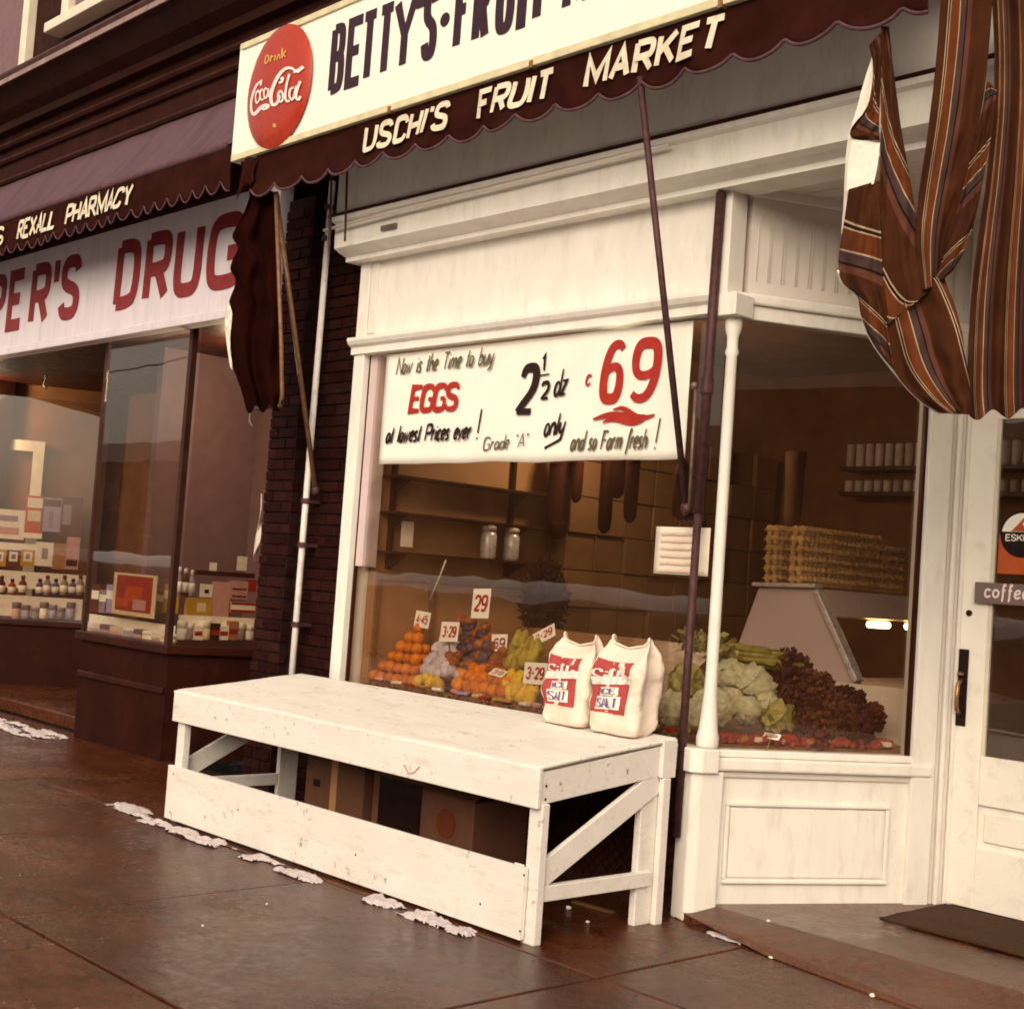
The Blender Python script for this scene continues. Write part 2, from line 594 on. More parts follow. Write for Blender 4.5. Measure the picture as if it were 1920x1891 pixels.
M['celery'] = mat('celery_stalk', (.30, .25, .06), .5, .3, 10, .3, 40, rand=.2, stretch=(6, 1, 1))
M['redleaf'] = mat('dark_red_leaf', (.105, .030, .020), .55, .4, 20, .5, 30, rand=.5)
M['radish'] = mat('red_radish', (.30, .035, .02), .4, .3, 20, .1, rand=.3)
M['nuts'] = mat('mixed_dried_goods', (.20, .10, .06), .6, .5, 45, .5, 60)
M['chrome'] = mat('dull_brass', (.32, .17, .07), .35, .3, 20, .1, metal=.7)
M['black'] = mat('black_iron', (.018, .007, .006), .4, .3, 20, .1, metal=.2)
M['greysign'] = mat('grey_plate', (.17, .12, .11), .5, .08, 12, .05)
M['stickero'] = mat('orange_sticker', (.42, .085, .02), .5, .08, 12, .03)
M['mauve'] = mat('flat_mauve', (.17, .10, .11), .7, .1, 8, .05)  # plain mauve for the upstairs panes and the bay display backs
M['cream'] = mat('cream_frame_paint', (.66, .60, .48), .5, .1, 6, .1)
M['can'] = mat('pale_tin_can', (.52, .40, .36), .4, .15, 20, .05, rand=.2)
M['grape'] = mat('dark_bunch', (.040, .0095, .005), .7, .4, 30, .5, 60, spec=.05)
M['mat'] = mat('coarse_doormat', (.060, .026, .011), .95, .3, 60, .8, 200)
M['bulb'] = emit_mat('warm_lamp_glow', (1.0, .72, .25), 14)
PAL = {k: mat('print_' + k, hx(v), .55, .12, 25, .03, rand=.06) for k, v in dict(
    white='#e8e2d2', cream='#d8c8a0', red='#9a2a1c', orange='#b84a18', brown='#5a2a14', dark='#3a120c', grey='#8a7a7c',
    lilac='#9a90aa', blue='#585078', yellow='#b8902c', pink='#c09088', tan='#a07048').items()}
ORD = ['first', 'second', 'third', 'fourth', 'fifth', 'sixth', 'seventh', 'eighth', 'ninth', 'tenth', 'eleventh', 'twelfth', 'thirteenth', 'fourteenth', 'fifteenth', 'sixteenth', 'seventeenth', 'eighteenth', 'nineteenth', 'twentieth', 'twenty-first', 'twenty-second']

# ------------------------------------------------------------------ brush lettering (single-stroke sign painter's alphabet)
_O = [(.5, 1), (.12, .96), (0, .72), (0, .28), (.12, .04), (.5, 0), (.88, .04), (1, .28), (1, .72), (.88, .96), (.5, 1)]
_S = [(.95, .8), (.85, .97), (.5, 1), (.1, .97), (0, .74), (.14, .56), (.86, .44), (1, .24), (.88, .03), (.5, 0), (.12, .03), (0, .2)]
G = {
    'A': (1, [(0, [(0, 0), (.5, 1), (1, 0)]), (0, [(.2, .32), (.8, .32)])]),
    'B': (1, [(0, [(0, 0), (0, 1)]), (1, [(0, 1), (.6, 1), (.95, .96), (.95, .58), (.6, .53), (.05, .53)]), (1, [(.05, .53), (.62, .53), (1, .5), (1, .04), (.6, 0), (0, 0)])]),
    'C': (1, [(1, [(1, .74), (.9, .97), (.5, 1), (.1, .97), (0, .72), (0, .28), (.1, .03), (.5, 0), (.9, .03), (1, .26)])]),
    'D': (1, [(0, [(0, 0), (0, 1)]), (1, [(0, 1), (.6, 1), (1, .9), (1, .1), (.6, 0), (0, 0)])]),
    'E': (.9, [(0, [(1, 1), (0, 1), (0, 0), (1, 0)]), (0, [(0, .52), (.8, .52)])]),
    'F': (.9, [(0, [(1, 1), (0, 1), (0, 0)]), (0, [(0, .52), (.8, .52)])]),
    'G': (1, [(1, [(1, .76), (.9, .97), (.5, 1), (.1, .97), (0, .72), (0, .28), (.1, .03), (.5, 0), (.95, .03), (1, .2), (1, .46)]), (0, [(1, .46), (.58, .46)])]),
    'H': (1, [(0, [(0, 0), (0, 1)]), (0, [(1, 0), (1, 1)]), (0, [(0, .5), (1, .5)])]),
    'I': (.08, [(0, [(.5, 0), (.5, 1)])]),
    'K': (1, [(0, [(0, 0), (0, 1)]), (0, [(1, 1), (.06, .42)]), (0, [(.36, .6), (1, 0)])]),
    'L': (.9, [(0, [(0, 1), (0, 0), (1, 0)])]),
    'M': (1.3, [(0, [(0, 0), (0, 1), (.5, .2), (1, 1), (1, 0)])]),
    'N': (1, [(0, [(0, 0), (0, 1), (1, 0), (1, 1)])]),
    'O': (1, [(1, _O)]),
    'P': (1, [(0, [(0, 0), (0, 1)]), (1, [(0, 1), (.6, 1), (1, .96), (1, .5), (.6, .45), (0, .45)])]),
    'R': (1, [(0, [(0, 0), (0, 1)]), (1, [(0, 1), (.6, 1), (1, .96), (1, .52), (.6, .47), (0, .47)]), (0, [(.55, .46), (1, 0)])]),
    'S': (1, [(1, _S)]),
    'T': (.95, [(0, [(0, 1), (1, 1)]), (0, [(.5, 1), (.5, 0)])]),
    'U': (1, [(1, [(0, 1), (0, .5), (0, .2), (.12, .02), (.5, 0), (.88, .02), (1, .2), (1, .5), (1, 1)])]),
    'X': (1, [(0, [(0, 0), (1, 1)]), (0, [(0, 1), (1, 0)])]),
    'Y': (1, [(0, [(0, 1), (.5, .45), (1, 1)]), (0, [(.5, .45), (.5, 0)])]),
    "'": (.06, [(0, [(.5, 1.02), (.5, .8)])]),
    '.': (.15, [(0, [(.5, .46), (.5, .58)])]),
    '!': (.1, [(0, [(.8, 1.15), (.4, .22)]), (0, [(.3, .06), (.32, -.02)])]),
    '"': (.3, [(0, [(.2, 1), (.2, .8)]), (0, [(.8, 1), (.8, .8)])]),
    '-': (.5, [(0, [(0, .5), (1, .5)])]),
    '0': (.85, [(1, _O)]),
    '1': (.3, [(0, [(.1, .8), (.6, 1), (.6, 0)])]),
    '2': (.9, [(1, [(.05, .78), (.15, .97), (.5, 1), (.9, .97), (1, .7), (.85, .45), (.2, .12), (.02, .02)]), (0, [(.02, .03), (1, .03)])]),
    '3': (.9, [(1, [(.05, .85), (.3, 1), (.8, 1), (1, .78), (.85, .55), (.4, .53)]), (1, [(.4, .53), (.9, .5), (1, .25), (.8, 0), (.25, 0), (.02, .18)])]),
    '4': (.9, [(0, [(.75, 0), (.75, 1), (0, .3), (1, .3)])]),
    '5': (.9, [(0, [(.9, 1), (.12, 1), (.06, .56)]), (1, [(.06, .56), (.5, .64), (.95, .6), (1, .3), (.85, .02), (.4, 0), (.02, .15)])]),
    '6': (.9, [(1, [(.95, .9), (.7, 1), (.3, .96), (.05, .7), (0, .3), (.12, .03), (.5, 0), (.88, .03), (1, .28), (.88, .55), (.5, .6), (.08, .5), (.03, .3)])]),
    '7': (.9, [(0, [(0, 1), (1, 1), (.35, 0)])]),
    '8': (.9, [(1, [(.5, .53), (.1, .58), (.08, .92), (.5, 1), (.92, .92), (.9, .58), (.5, .53), (.02, .47), (0, .06), (.5, 0), (1, .06), (.98, .47), (.5, .53)])]),
    '9': (.9, [(1, [(.05, .1), (.3, 0), (.7, .04), (.95, .3), (1, .7), (.88, .97), (.5, 1), (.12, .97), (0, .72), (.12, .45), (.5, .4), (.92, .5), (.97, .7)])]),
    '/': (.6, [(0, [(0, 0), (1, 1)])]),
    'a': (.7, [(1, [(1, .5), (.5, .62), (.05, .45), (0, .12), (.35, -.04), (.8, .1), (1, .5)]), (0, [(1, .58), (.98, .08), (1.15, 0)])]),
    'b': (.7, [(0, [(.15, 1.05), (0, .02)]), (1, [(.05, .4), (.5, .62), (1, .45), (1, .12), (.6, -.03), (0, .06)])]),
    'c': (.6, [(1, [(1, .5), (.7, .62), (.2, .58), (0, .3), (.1, .02), (.6, -.02), (1, .12)])]),
    'd': (.7, [(1, [(1, .45), (.5, .6), (.05, .45), (0, .12), (.35, -.04), (.8, .1), (1, .45)]), (0, [(1.1, 1.1), (1, .06), (1.15, 0)])]),
    'e': (.6, [(1, [(.05, .28), (.9, .36), (.9, .6), (.45, .64), (0, .42), (.05, .06), (.5, -.02), (1, .12)])]),
    'f': (.45, [(1, [(1, .92), (.75, 1.08), (.5, .95), (.42, .5), (.3, -.22), (.1, -.3)]), (0, [(.05, .55), (.95, .6)])]),
    'h': (.7, [(0, [(.15, 1.05), (0, 0)]), (1, [(.03, .35), (.5, .62), (.95, .5), (.95, .2), (.95, .02), (1.1, 0)])]),
    'i': (.15, [(0, [(.6, .6), (.4, .05), (.8, 0)]), (0, [(.75, .85), (.72, .78)])]),
    'l': (.2, [(0, [(.7, 1.05), (.4, .06), (.9, 0)])]),
    'm': (1.1, [(0, [(.08, .62), (0, 0)]), (1, [(.04, .4), (.25, .62), (.48, .5), (.45, 0)]), (1, [(.5, .4), (.75, .62), (.97, .5), (.95, .02), (1.05, 0)])]),
    'n': (.7, [(0, [(.12, .62), (0, 0)]), (1, [(.06, .4), (.5, .64), (.98, .5), (.95, .02), (1.15, 0)])]),
    'o': (.65, [(1, [(.5, .62), (.08, .5), (0, .15), (.4, -.03), (.9, .1), (1, .48), (.5, .62)])]),
    'p': (.7, [(0, [(.18, .62), (-.05, -.35)]), (1, [(.12, .42), (.5, .64), (1, .48), (.95, .12), (.5, -.02), (.05, .08)])]),
    'q': (.7, [(1, [(1, .5), (.5, .62), (.05, .45), (0, .12), (.35, -.04), (.8, .1), (1, .5)]), (0, [(1.05, .6), (.85, -.35)])]),
    'r': (.5, [(0, [(.15, .62), (0, 0)]), (1, [(.08, .36), (.5, .62), (1, .58)])]),
    's': (.55, [(1, [(.95, .55), (.5, .64), (.1, .52), (.25, .34), (.8, .24), (.8, .04), (.3, -.02), (0, .08)])]),
    't': (.4, [(0, [(.6, .95), (.35, .06), (.9, .02)]), (0, [(0, .6), (1, .66)])]),
    'u': (.7, [(1, [(.1, .6), (0, .2), (.25, -.02), (.7, .08), (.95, .3)]), (0, [(1.05, .62), (.95, .05), (1.15, 0)])]),
    'v': (.6, [(0, [(0, .6), (.35, 0), (1, .62)])]),
    'w': (.95, [(0, [(.02, .6), (.18, 0), (.5, .5), (.62, 0), (1, .64)])]),
    'y': (.7, [(1, [(.08, .6), (.05, .2), (.4, .06), (.9, .3)]), (0, [(1.05, .62), (.7, -.2), (.1, -.38)])]),
    'z': (.6, [(0, [(.1, .6), (.95, .6), (.05, .02), (1, .04)])]),
}


def chaikin(p, n=2):
    closed = p[0] == p[-1]
    for _ in range(n):
        q = [] if closed else [p[0]]
        for a, b in zip(p, p[1:]):
            q += [(a[0] * .75 + b[0] * .25, a[1] * .75 + b[1] * .25), (a[0] * .25 + b[0] * .75, a[1] * .25 + b[1] * .75)]
        q.append(q[0] if closed else p[-1])
        p = q
    return p


def ribbon(pts, w):
    """2-D stroke -> (verts, quads), mitred joints"""
    n = len(pts)
    closed = n > 3 and abs(pts[0][0] - pts[-1][0]) < 1e-6 and abs(pts[0][1] - pts[-1][1]) < 1e-6
    V = []
    for i, (x, y) in enumerate(pts):
        a = pts[i - 1] if i > 0 else (pts[-2] if closed else None)
        b = pts[i + 1] if i < n - 1 else (pts[1] if closed else None)
        d1 = d2 = None
        if a:
            L = math.hypot(x - a[0], y - a[1]) or 1e-6
            d1 = ((x - a[0]) / L, (y - a[1]) / L)
        if b:
            L = math.hypot(b[0] - x, b[1] - y) or 1e-6
            d2 = ((b[0] - x) / L, (b[1] - y) / L)
        d1 = d1 or d2
        d2 = d2 or d1
        nx, ny = -(d1[1] + d2[1]), d1[0] + d2[0]
        L = math.hypot(nx, ny)
        if L < .2:
            nx, ny, L = -d1[1], d1[0], 1
        nx, ny = nx / L, ny / L
        c = max(.45, nx * -d1[1] + ny * d1[0])
        ww = w(i / (n - 1)) if callable(w) else w
        k = ww / 2 / c
        V += [(x + nx * k, y + ny * k), (x - nx * k, y - ny * k)]
    return V, [(2 * i, 2 * i + 2, 2 * i + 3, 2 * i + 1) for i in range(n - 1)]


def text(mb, s, org, ux, uz, h, w, th, gap=.3, slant=0, fit=None, wob=0, lift=.0012, brush=False):
    """letters of height h, unit width w, stroke th on a plane; fit = total width"""
    org, ux, uz = Vector(org), Vector(ux).normalized(), Vector(uz).normalized()
    nrm = ux.cross(uz)
    adv = []
    for ch in s:
        adv.append(.62 if ch == ' ' else G[ch][0])
    tot = sum(adv) + gap * (len(s) - 1)
    if fit:
        w = (fit - th) / tot
    x = th / 2 if fit else 0
    k = 0
    for ch, a in zip(s, adv):
        if ch != ' ':
            for cv, pts in G[ch][1]:
                p = chaikin(pts) if cv else pts
                ww = a * w
                jx, jy = (rnd.uniform(-wob, wob), rnd.uniform(-wob, wob)) if wob else (0, 0)
                q = [(x + (px_ * ww if a > .12 else (px_ - .5) * .1 * h + ww / 2) + jx + slant * py_ * h, th / 2 + py_ * (h - th) + jy) for px_, py_ in p]
                tw = (lambda t: th * (.75 + .45 * math.sin(PI * min(1, t * 1.1)))) if brush else th
                V, Fq = ribbon(q, tw)
                off = nrm * (-lift - k * .00025)
                k += 1
                mb.add([org + ux * u + uz * v - off + nrm * (3e-5 * (i // 2)) for i, (u, v) in enumerate(V)], Fq)
        x += (a + gap) * w
    return mb


# ------------------------------------------------------------------ setting: ground, road, sidewalk
mb = MB().box(-120, 120, -120, 60, -.5, -.16)
struct('ground', mb, M['asphalt'])
mb = MB().box(-110, 60, -12.5, -6.2, -.16, -.13)
struct('road', mb, M['slush'])
mb = MB().box(-40, 40, -6.0, .35, -.16, -.028)
side = struct('sidewalk', mb, M['joint'])
struct('kerb', MB().box(-40, 40, -6.2, -6.0, -.16, 0), M['wet'], bevel=.015)
xj = [-18.1, -16.4, -14.7, -13.1, -11.5, -9.9, -8.2, -6.55, -4.95, -3.22, -1.54, .40, 2.1, 3.8, 5.5, 7.2, 8.9]
yj = [-6.0, -4.42, -2.79, -1.14, .2]
for j in range(len(yj) - 1):
    for i in range(len(xj) - 1):
        g = .007
        dz = rnd.uniform(-.004, .003)
        mb = MB().box(xj[i] + g, xj[i + 1] - g, yj[j] + g, yj[j + 1] - g, -.06, dz)
        o = obj('slab', mb, M['wet'], side, bevel=.006)
def bounce_strip(u, v):
    x, y = -16 + u * 24, -6.15 + v * 2.5
    e = min(1, 4 * v, 4 * (1 - v))
    return Vector((x, y, .004 + e * (.05 + .04 * noise.noise(Vector((x * .8, y * 1.4, 2)))) + (1 - e) * -.012))
o = obj('bounce_snow', MB().grid(bounce_strip, 160, 20), M['snowfar'], smooth=True)  # unseen bright strip added to throw light up under the awning
tag(o, 'unseen snow strip added on the outer sidewalk to bounce light', 'snow', kind='stuff')
# the raised, sloping floor of the shop entrance
SP = Vector((-.05, .05, 0))              # splayed window: start, direction, outward normal
SDIR = Vector((.444, .896, 0)).normalized()
SN = Vector((.896, -.444, 0)).normalized()
def splay(s, z, d=0):
    return SP + SDIR * s + SN * d + Vector((0, 0, z))
mb = MB()
mb.add([(-.12, -.03, -.02), (2.9, -.55, -.02), (2.9, -.55, .006), (-.12, -.03, .045), (-.1, .1, .075), (2.9, .1, .075), (.5, 1.6, .085), (2.9, 1.6, .085), (.5, 1.6, -.02), (2.9, 1.6, -.02), (.55, -.20, .006)],
       [(0, 1, 2, 10, 3), (3, 10, 4), (10, 2, 5), (10, 5, 4), (4, 5, 7, 6), (8, 9, 7, 6), (0, 3, 4, 6, 8), (1, 9, 7, 5, 2)])
struct('entrance_floor', mb, M['wet'])
mb = MB().grid(lambda u, v: Vector((.62 + u * 1.5, .62 + v * .62 + .0 * u, .092 + .006 * noise.noise(Vector((u * 5, v * 5, 2))))), 24, 12)
o = obj('doormat', mb, M['mat'], solid=.014, smooth=True)
tag(o, 'dark coarse doormat lying before the white shop door', 'doormat')

# far side of the street: seen only mirrored in the window glass
struct('far_sidewalk', MB().box(-110, 60, -34, -12.5, -.16, .02), M['snowfar'])
def snowbank():
    def fn(u, v):
        x = -90 + u * 130
        a = v * PI
        return Vector((x, -12.6 - v * 4.2, .0 + math.sin(a) * (1.60 + .14 * noise.noise(Vector((x * .35, 3, 0)))) + .06 * noise.noise(Vector((x * 2, v * 5, 1)))))
    return MB().grid(fn, 240, 10)
o = obj('snow_bank', snowbank(), M['snowfar'], smooth=True)
tag(o, 'ridge of ploughed snow along the far side of the street', 'snow', kind='stuff')
def dark_ridge(u, v):
    x = -90 + u * 130
    return Vector((x, -11.6 - v * 2.0, math.sin(v * PI * .75) * (1.28 + .2 * noise.noise(Vector((x * .5, 8, 0))))))
o = obj('added_dark_ridge', MB().grid(dark_ridge, 240, 8), M['darkridge'], smooth=True)  # dark shape added to cover the lower part of the mirrored bank
tag(o, 'dark snow ridge added on the far kerb to cut the mirrored bank', 'snow', kind='stuff')
for (x0, x1, h, c, lab) in ((-90, -62, 7.0, 'facade2', 'low brown house across the street, seen only in window reflections'),
                            (-60, -33, 7.6, 'brick', 'tall dark brick building across the street, mirrored in the glass'),
                            (-31, -6, 6.6, 'facade', 'dark shop building across the street, mirrored in the glass'),
                            (-4, 40, 7.4, 'brick', 'long brick block across the street behind the camera')):
    t = thing('building', lab, 'building', ((x0 + x1) / 2, -38, 0))
    obj('wall', MB().box(x0, x1, -42, -34, 0, h), M[c], t)
    obj('roof', MB().prism([(0, -5, h), (0, 4.4, h), (0, 0, h + 1.8)], (x0 - .3, -38, 0), (x1 + .3, -38, 0)), M['darkwood'], t)
    n = int((x1 - x0) / 4.5)
    for k in range(n):
        for z0 in (1.0, 4.0):
            xc = x0 + (k + .5) * (x1 - x0) / n
            w_ = obj('window', MB().box(xc - .6, xc + .6, -34.0, -33.93, z0, z0 + 1.7), M['brownwall'], t)
            obj('pane', MB().box(xc - .5, xc + .5, -33.95, -33.91, z0 + .1, z0 + 1.6), M['darkwood'], w_)
for k, (yy, zz) in enumerate(((-8.6, 7.2), (-8.9, 7.7), (-9.1, 6.6), (-9.3, 8.1))):
    pts = [Vector((-40 + i * 4, yy, zz + .9 * ((((i * 4) % 28) / 14 - 1) ** 2 - 1))) for i in range(22)]
    tag(obj('overhead_cable', MB().tube(pts, .018, 5), M['black'], smooth=True), ('lowest', 'second', 'third', 'highest')[(1, 2, 0, 3)[k]] + ' of the black cables strung above the street', 'cable', 'cables above the street')

# ------------------------------------------------------------------ brickwork between the two shops
def brick_field(parent, x0, x1, yf, z0, z1, mt, depth=.06):
    L, Hc, j = .215, .075, .010
    cache = {}
    r = int((z1 - z0) / Hc)
    for k in range(r):
        x = x0 - (L / 2 if k % 2 else 0)
        while x < x1 - .005:
            a, b = max(x0, x + j / 2), min(x1, x + L - j / 2)
            if b - a > .03:
                wd_ = round(b - a, 3)
                if wd_ not in cache:
                    m_ = mesh('brick', MB().box(-wd_ / 2, wd_ / 2, -depth / 2, depth / 2, 0, Hc - j), Vector())
                    bm = bmesh.new()
                    bm.from_mesh(m_)
                    bmesh.ops.recalc_face_normals(bm, faces=bm.faces)
                    bmesh.ops.bevel(bm, geom=list(bm.edges), offset=.005, segments=1, affect='EDGES')
                    bm.to_mesh(m_)
                    bm.free()
                    m_.materials.append(mt)
                    cache[wd_] = m_
                o = bpy.data.objects.new('brick', cache[wd_])
                COL.objects.link(o)
                o.parent = parent
                o.location = Vector(((a + b) / 2, yf + depth / 2 + rnd.uniform(-.004, .004), z0 + k * Hc)) - BASE[parent.name]
                o.rotation_euler = (rnd.uniform(-.012, .012), 0, rnd.uniform(-.012, .012))
            x += L


t = thing('brick_pier', 'dark purple brick pier between pharmacy window and white drainpipe', 'pier', (-3.95, .2, 0))
obj('mortar_core', MB().box(-4.11, -3.79, .008, 1.4, 0, 4.2), M['mortar'], t)
brick_field(t, -4.12, -3.78, -.004, 0.01, 4.16, M['brick'])
t = thing('brick_wall', 'recessed darker brick strip behind the white drainpipe', 'wall', (-3.45, .3, 0))
obj('mortar_core', MB().box(-3.77, -3.10, .078, .9, 0, 4.2), M['mortar'], t)
brick_field(t, -3.768, -3.16, .064, 0.01, 4.16, M['brickd'])

# drainpipe
t = thing('drainpipe', 'thin pale painted pipe running up the brick strip', 'pipe', (-3.56, -.06, 0))
obj('pipe', MB().tube([(-3.565, -.03, 0), (-3.56, -.03, 2.2), (-3.545, -.03, 4.25)], .022, 12), M['pale_pipe'], t, smooth=True)
for z in (1.18, 1.72, 2.02, 3.83, 4.05):
    obj('clamp', MB().tube([(-3.562, -.03, z), (-3.562, -.03, z + .035)], .034, 12).box(-3.60, -3.52, -.03, .07, z + .005, z + .03), M['iron'], t)

# ------------------------------------------------------------------ pharmacy (far shop)
ph = thing('pharmacy_building', 'dark brown pharmacy shopfront with cornice and display windows', 'building', (-7, 1, 0))
# upper storey wall, cornice
obj('upper_wall', MB().box(-14, 4.5, .12, .6, 6.0, 10), M['facade'], ph)
obj('frieze', MB().box(-14, 4.5, -.08, .6, 4.35, 5.60), M['facade'], ph)
prof = [(0, .2, 5.60), (0, -.16, 5.60), (0, -.18, 5.66), (0, -.30, 5.70), (0, -.42, 5.80), (0, -.50, 5.82), (0, -.50, 5.90), (0, -.36, 6.04), (0, .2, 6.12)]
obj('cornice', MB().prism(prof, (-14, 0, 0), (4.5, 0, 0)), M['facade2'], ph)
obj('cornice_highlight', MB().box(-14, 4.5, -.515, -.502, 5.80, 5.845), M['cornicehighlight'], ph)
obj('cornice_top_highlight', MB().prism([(0, -.10, 6.085), (0, -.10, 6.11), (0, .10, 6.14), (0, .10, 6.12)], (-14, 0, 0), (4.5, 0, 0)), M['cornicehighlight'], ph)
for zz, yy in ((5.30, -.11), (5.44, -.13), (5.10, -.095)):
    obj('frieze_moulding', MB().prism([(0, yy, zz), (0, yy - .02, zz + .02), (0, yy - .02, zz + .04), (0, yy, zz + .06), (0, -.078, zz + .06), (0, -.078, zz)], (-14, 0, 0), (4.5, 0, 0)), M['facade2'], ph)
obj('side_wall', MB().box(-14, -10.9, .0, 1.0, 0, 4.35), M['facade'], ph)
# windows of the upper floor (top corner of the picture)
def upper_window(x0, x1, z0, z1, label):
    w = obj('window', MB().box(x0, x1, .105, .125, z0, z1), M['mauve'], ph)
    w['label'] = label
    obj('frame', MB().box(x0 - .02, x0 + .12, .03, .12, z0 - .02, z1).box(x1 - .12, x1 + .02, .03, .12, z0 - .02, z1).box(x0 + .12, x1 - .12, .05, .12, z0 - .02, z0 + .08), M['cream'], w, bevel=.006)
    obj('sill', MB().box(x0 - .16, x1 + .16, -.06, .12, z0 - .12, z0 - .025), M['cream'], w, bevel=.008)
upper_window(-11.2, -9.15, 6.27, 8.5, 'mauve pane in a white framed upstairs window')
upper_window(-8.35, -6.3, 6.62, 8.6, 'white framed upstairs window with deep sill')
# bulkheads and sills
SPR = Vector((-5.45, .12, 0)); RD = Vector((.21, 1.0, 0)).normalized(); RN = Vector((1.0, -.21, 0)).normalized()      # right side of the bay
SPL = Vector((-10.6, .2, 0)); LD = Vector((.50, 1.0, 0)).normalized(); LN = Vector((1.0, -.5, 0)).normalized()        # far side of the entrance
def plane_box(P, Dv, N, s0, s1, d0, d1, z0, z1):
    Mx = Matrix((Dv, N, Vector((0, 0, 1)))).transposed().to_4x4()
    Mx.translation = P
    return MB().box(s0, s1, d0, d1, z0, z1, Mx)
obj('bulkhead', MB().prism([(-6.93, .1, 0), (-5.45, .1, 0), (-5.10, 1.6, 0), (-6.6, 1.6, 0)], (0, 0, 0), (0, 0, .83)), M['facade'], ph)
obj('sill', MB().prism([(-6.99, .055, .83), (-5.42, .055, .83), (-5.05, 1.6, .83), (-6.65, 1.6, .83)], (0, 0, 0), (0, 0, .075)), M['facade2'], ph, bevel=.012)
obj('bulkhead', plane_box(SPL, LD, LN, -.5, 2.2, -.9, 0, 0, .74), M['facade'], ph)
obj('sill', plane_box(SPL, LD, LN, -.5, 2.2, -.9, .03, .74, .80), M['facade2'], ph, bevel=.01)
obj('bulkhead_moulding', MB().box(-6.93, -5.46, .075, .099, .52, .57), M['facade2'], ph, bevel=.008)
obj('soffit', MB().box(-14, -4.12, .05, 2.2, 3.42, 3.5), M['facade2'], ph)
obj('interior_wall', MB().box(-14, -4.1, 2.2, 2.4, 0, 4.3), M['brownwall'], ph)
obj('entrance_step', MB().box(-10.3, -6.94, .35, 2.2, -.02, .10), M['wet'], ph, bevel=.01)
# mullions and glass of the bay
for (x, y, w_) in ((-6.91, .10, .035), (-5.47, .10, .05)):
    obj('mullion', MB().box(x - w_ / 2, x + w_ / 2, y - w_ / 2, y + w_ / 2, .906, 3.42), M['darkwood'], ph)
obj('mullion', plane_box(SPR, RD, RN, 1.28, 1.34, -.03, .03, .906, 3.42), M['darkwood'], ph)
obj('glass', MB().box(-6.89, -5.495, .098, .102, .906, 3.42), M['glassb'], ph)
obj('glass', plane_box(SPR, RD, RN, .03, 1.28, -.002, .002, .906, 3.42), M['glassb'], ph)
obj('glass', plane_box(SPL, LD, LN, -.5, 1.55, -.002, .002, .80, 3.2), M['glassb'], ph)
obj('mullion', plane_box(SPL, LD, LN, 1.55, 1.63, -.04, .04, .80, 3.42), M['darkwood'], ph)
# pale inner window-back frame of the far display, bay back panels
obj('display_frame', plane_box(SPL, LD, LN, -.5, .95, -.72, -.66, 2.66, 2.78), M['cream'], ph)
obj('display_frame', plane_box(SPL, LD, LN, .83, .95, -.72, -.66, .8, 2.66), M['cream'], ph)
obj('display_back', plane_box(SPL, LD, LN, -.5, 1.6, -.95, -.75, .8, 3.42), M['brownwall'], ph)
obj('display_back', MB().box(-6.75, -6.66, .5, 1.6, .906, 3.42).box(-6.66, -5.15, 1.5, 1.6, .906, 3.42), M['mauve'], ph)
# recessed side doorway between bay and pier
obj('doorway_back', MB().box(-5.1, -4.1, 1.32, 1.4, 0, 3.42), M['darkwood'], ph)
obj('door_casing', MB().box(-4.98, -4.90, 1.22, 1.319, .0, 2.9), M['cream'], ph, bevel=.008)
obj('door_casing', MB().box(-4.86, -4.62, 1.26, 1.319, .0, 2.9), M['tanwall'], ph, bevel=.008)

# signboard of the pharmacy
t = thing('pharmacy_sign', 'pale lavender signboard with red letters above the pharmacy windows', 'sign', (-7.2, 0, 3.4))
xb = [-10.6, -9.65, -8.0, -6.95, -4.15]
for i in range(4):
    obj('board', MB().box(xb[i] + .003, xb[i + 1] - .003, -.05, .06, 3.47, 4.34), M['pharmsign'], t)
obj('bottom_moulding', MB().box(-10.6, -4.15, -.075, .06, 3.395, 3.467), M['pharmsign'], t, bevel=.01)
def sign_text(t, s, x0, x1, z0, z1, y, th, mt, name='lettering', gap=.28, slant=0, cloth=None):
    mb = MB()
    text(mb, s, (x0, y, z0), (1, 0, 0), (0, 0, 1), z1 - z0, 1, th, gap, slant, fit=x1 - x0, lift=.002)
    if cloth:
        mb.v = [(q[0], cloth(q[0], q[2]) + (q[1] - y), q[2]) for q in mb.v]
    return obj(name, mb, mt, t, weld=False)
for word in ((("P", -28, 10, 618), ("E", 15, 46, 611), ("R", 57, 93, 604), ("'", 100, 104, 600), ("S", 112, 151, 592)), (("D", 217, 262, 563), ("R", 271, 319, 555), ("U", 327, 378, 545), ("G", 388, 456, 532))):
    mb = MB()
    for ch, p0, p1, yb in word:
        x0, x1 = at(p0, yb - 50, -.05).x, at(p1, yb - 50, -.05).x
        if ch == "'":
            mb.box(x0, x0 + .10, -.056, -.052, 4.0, 4.2)
        else:
            text(mb, ch, (x0, -.052, 3.62), (1, 0, 0), (0, 0, 1), .60, 1, .118, .1, .03, fit=x1 - x0, lift=.002, brush=False)
    obj('lettering', mb, M['pharmred'], t, weld=False)

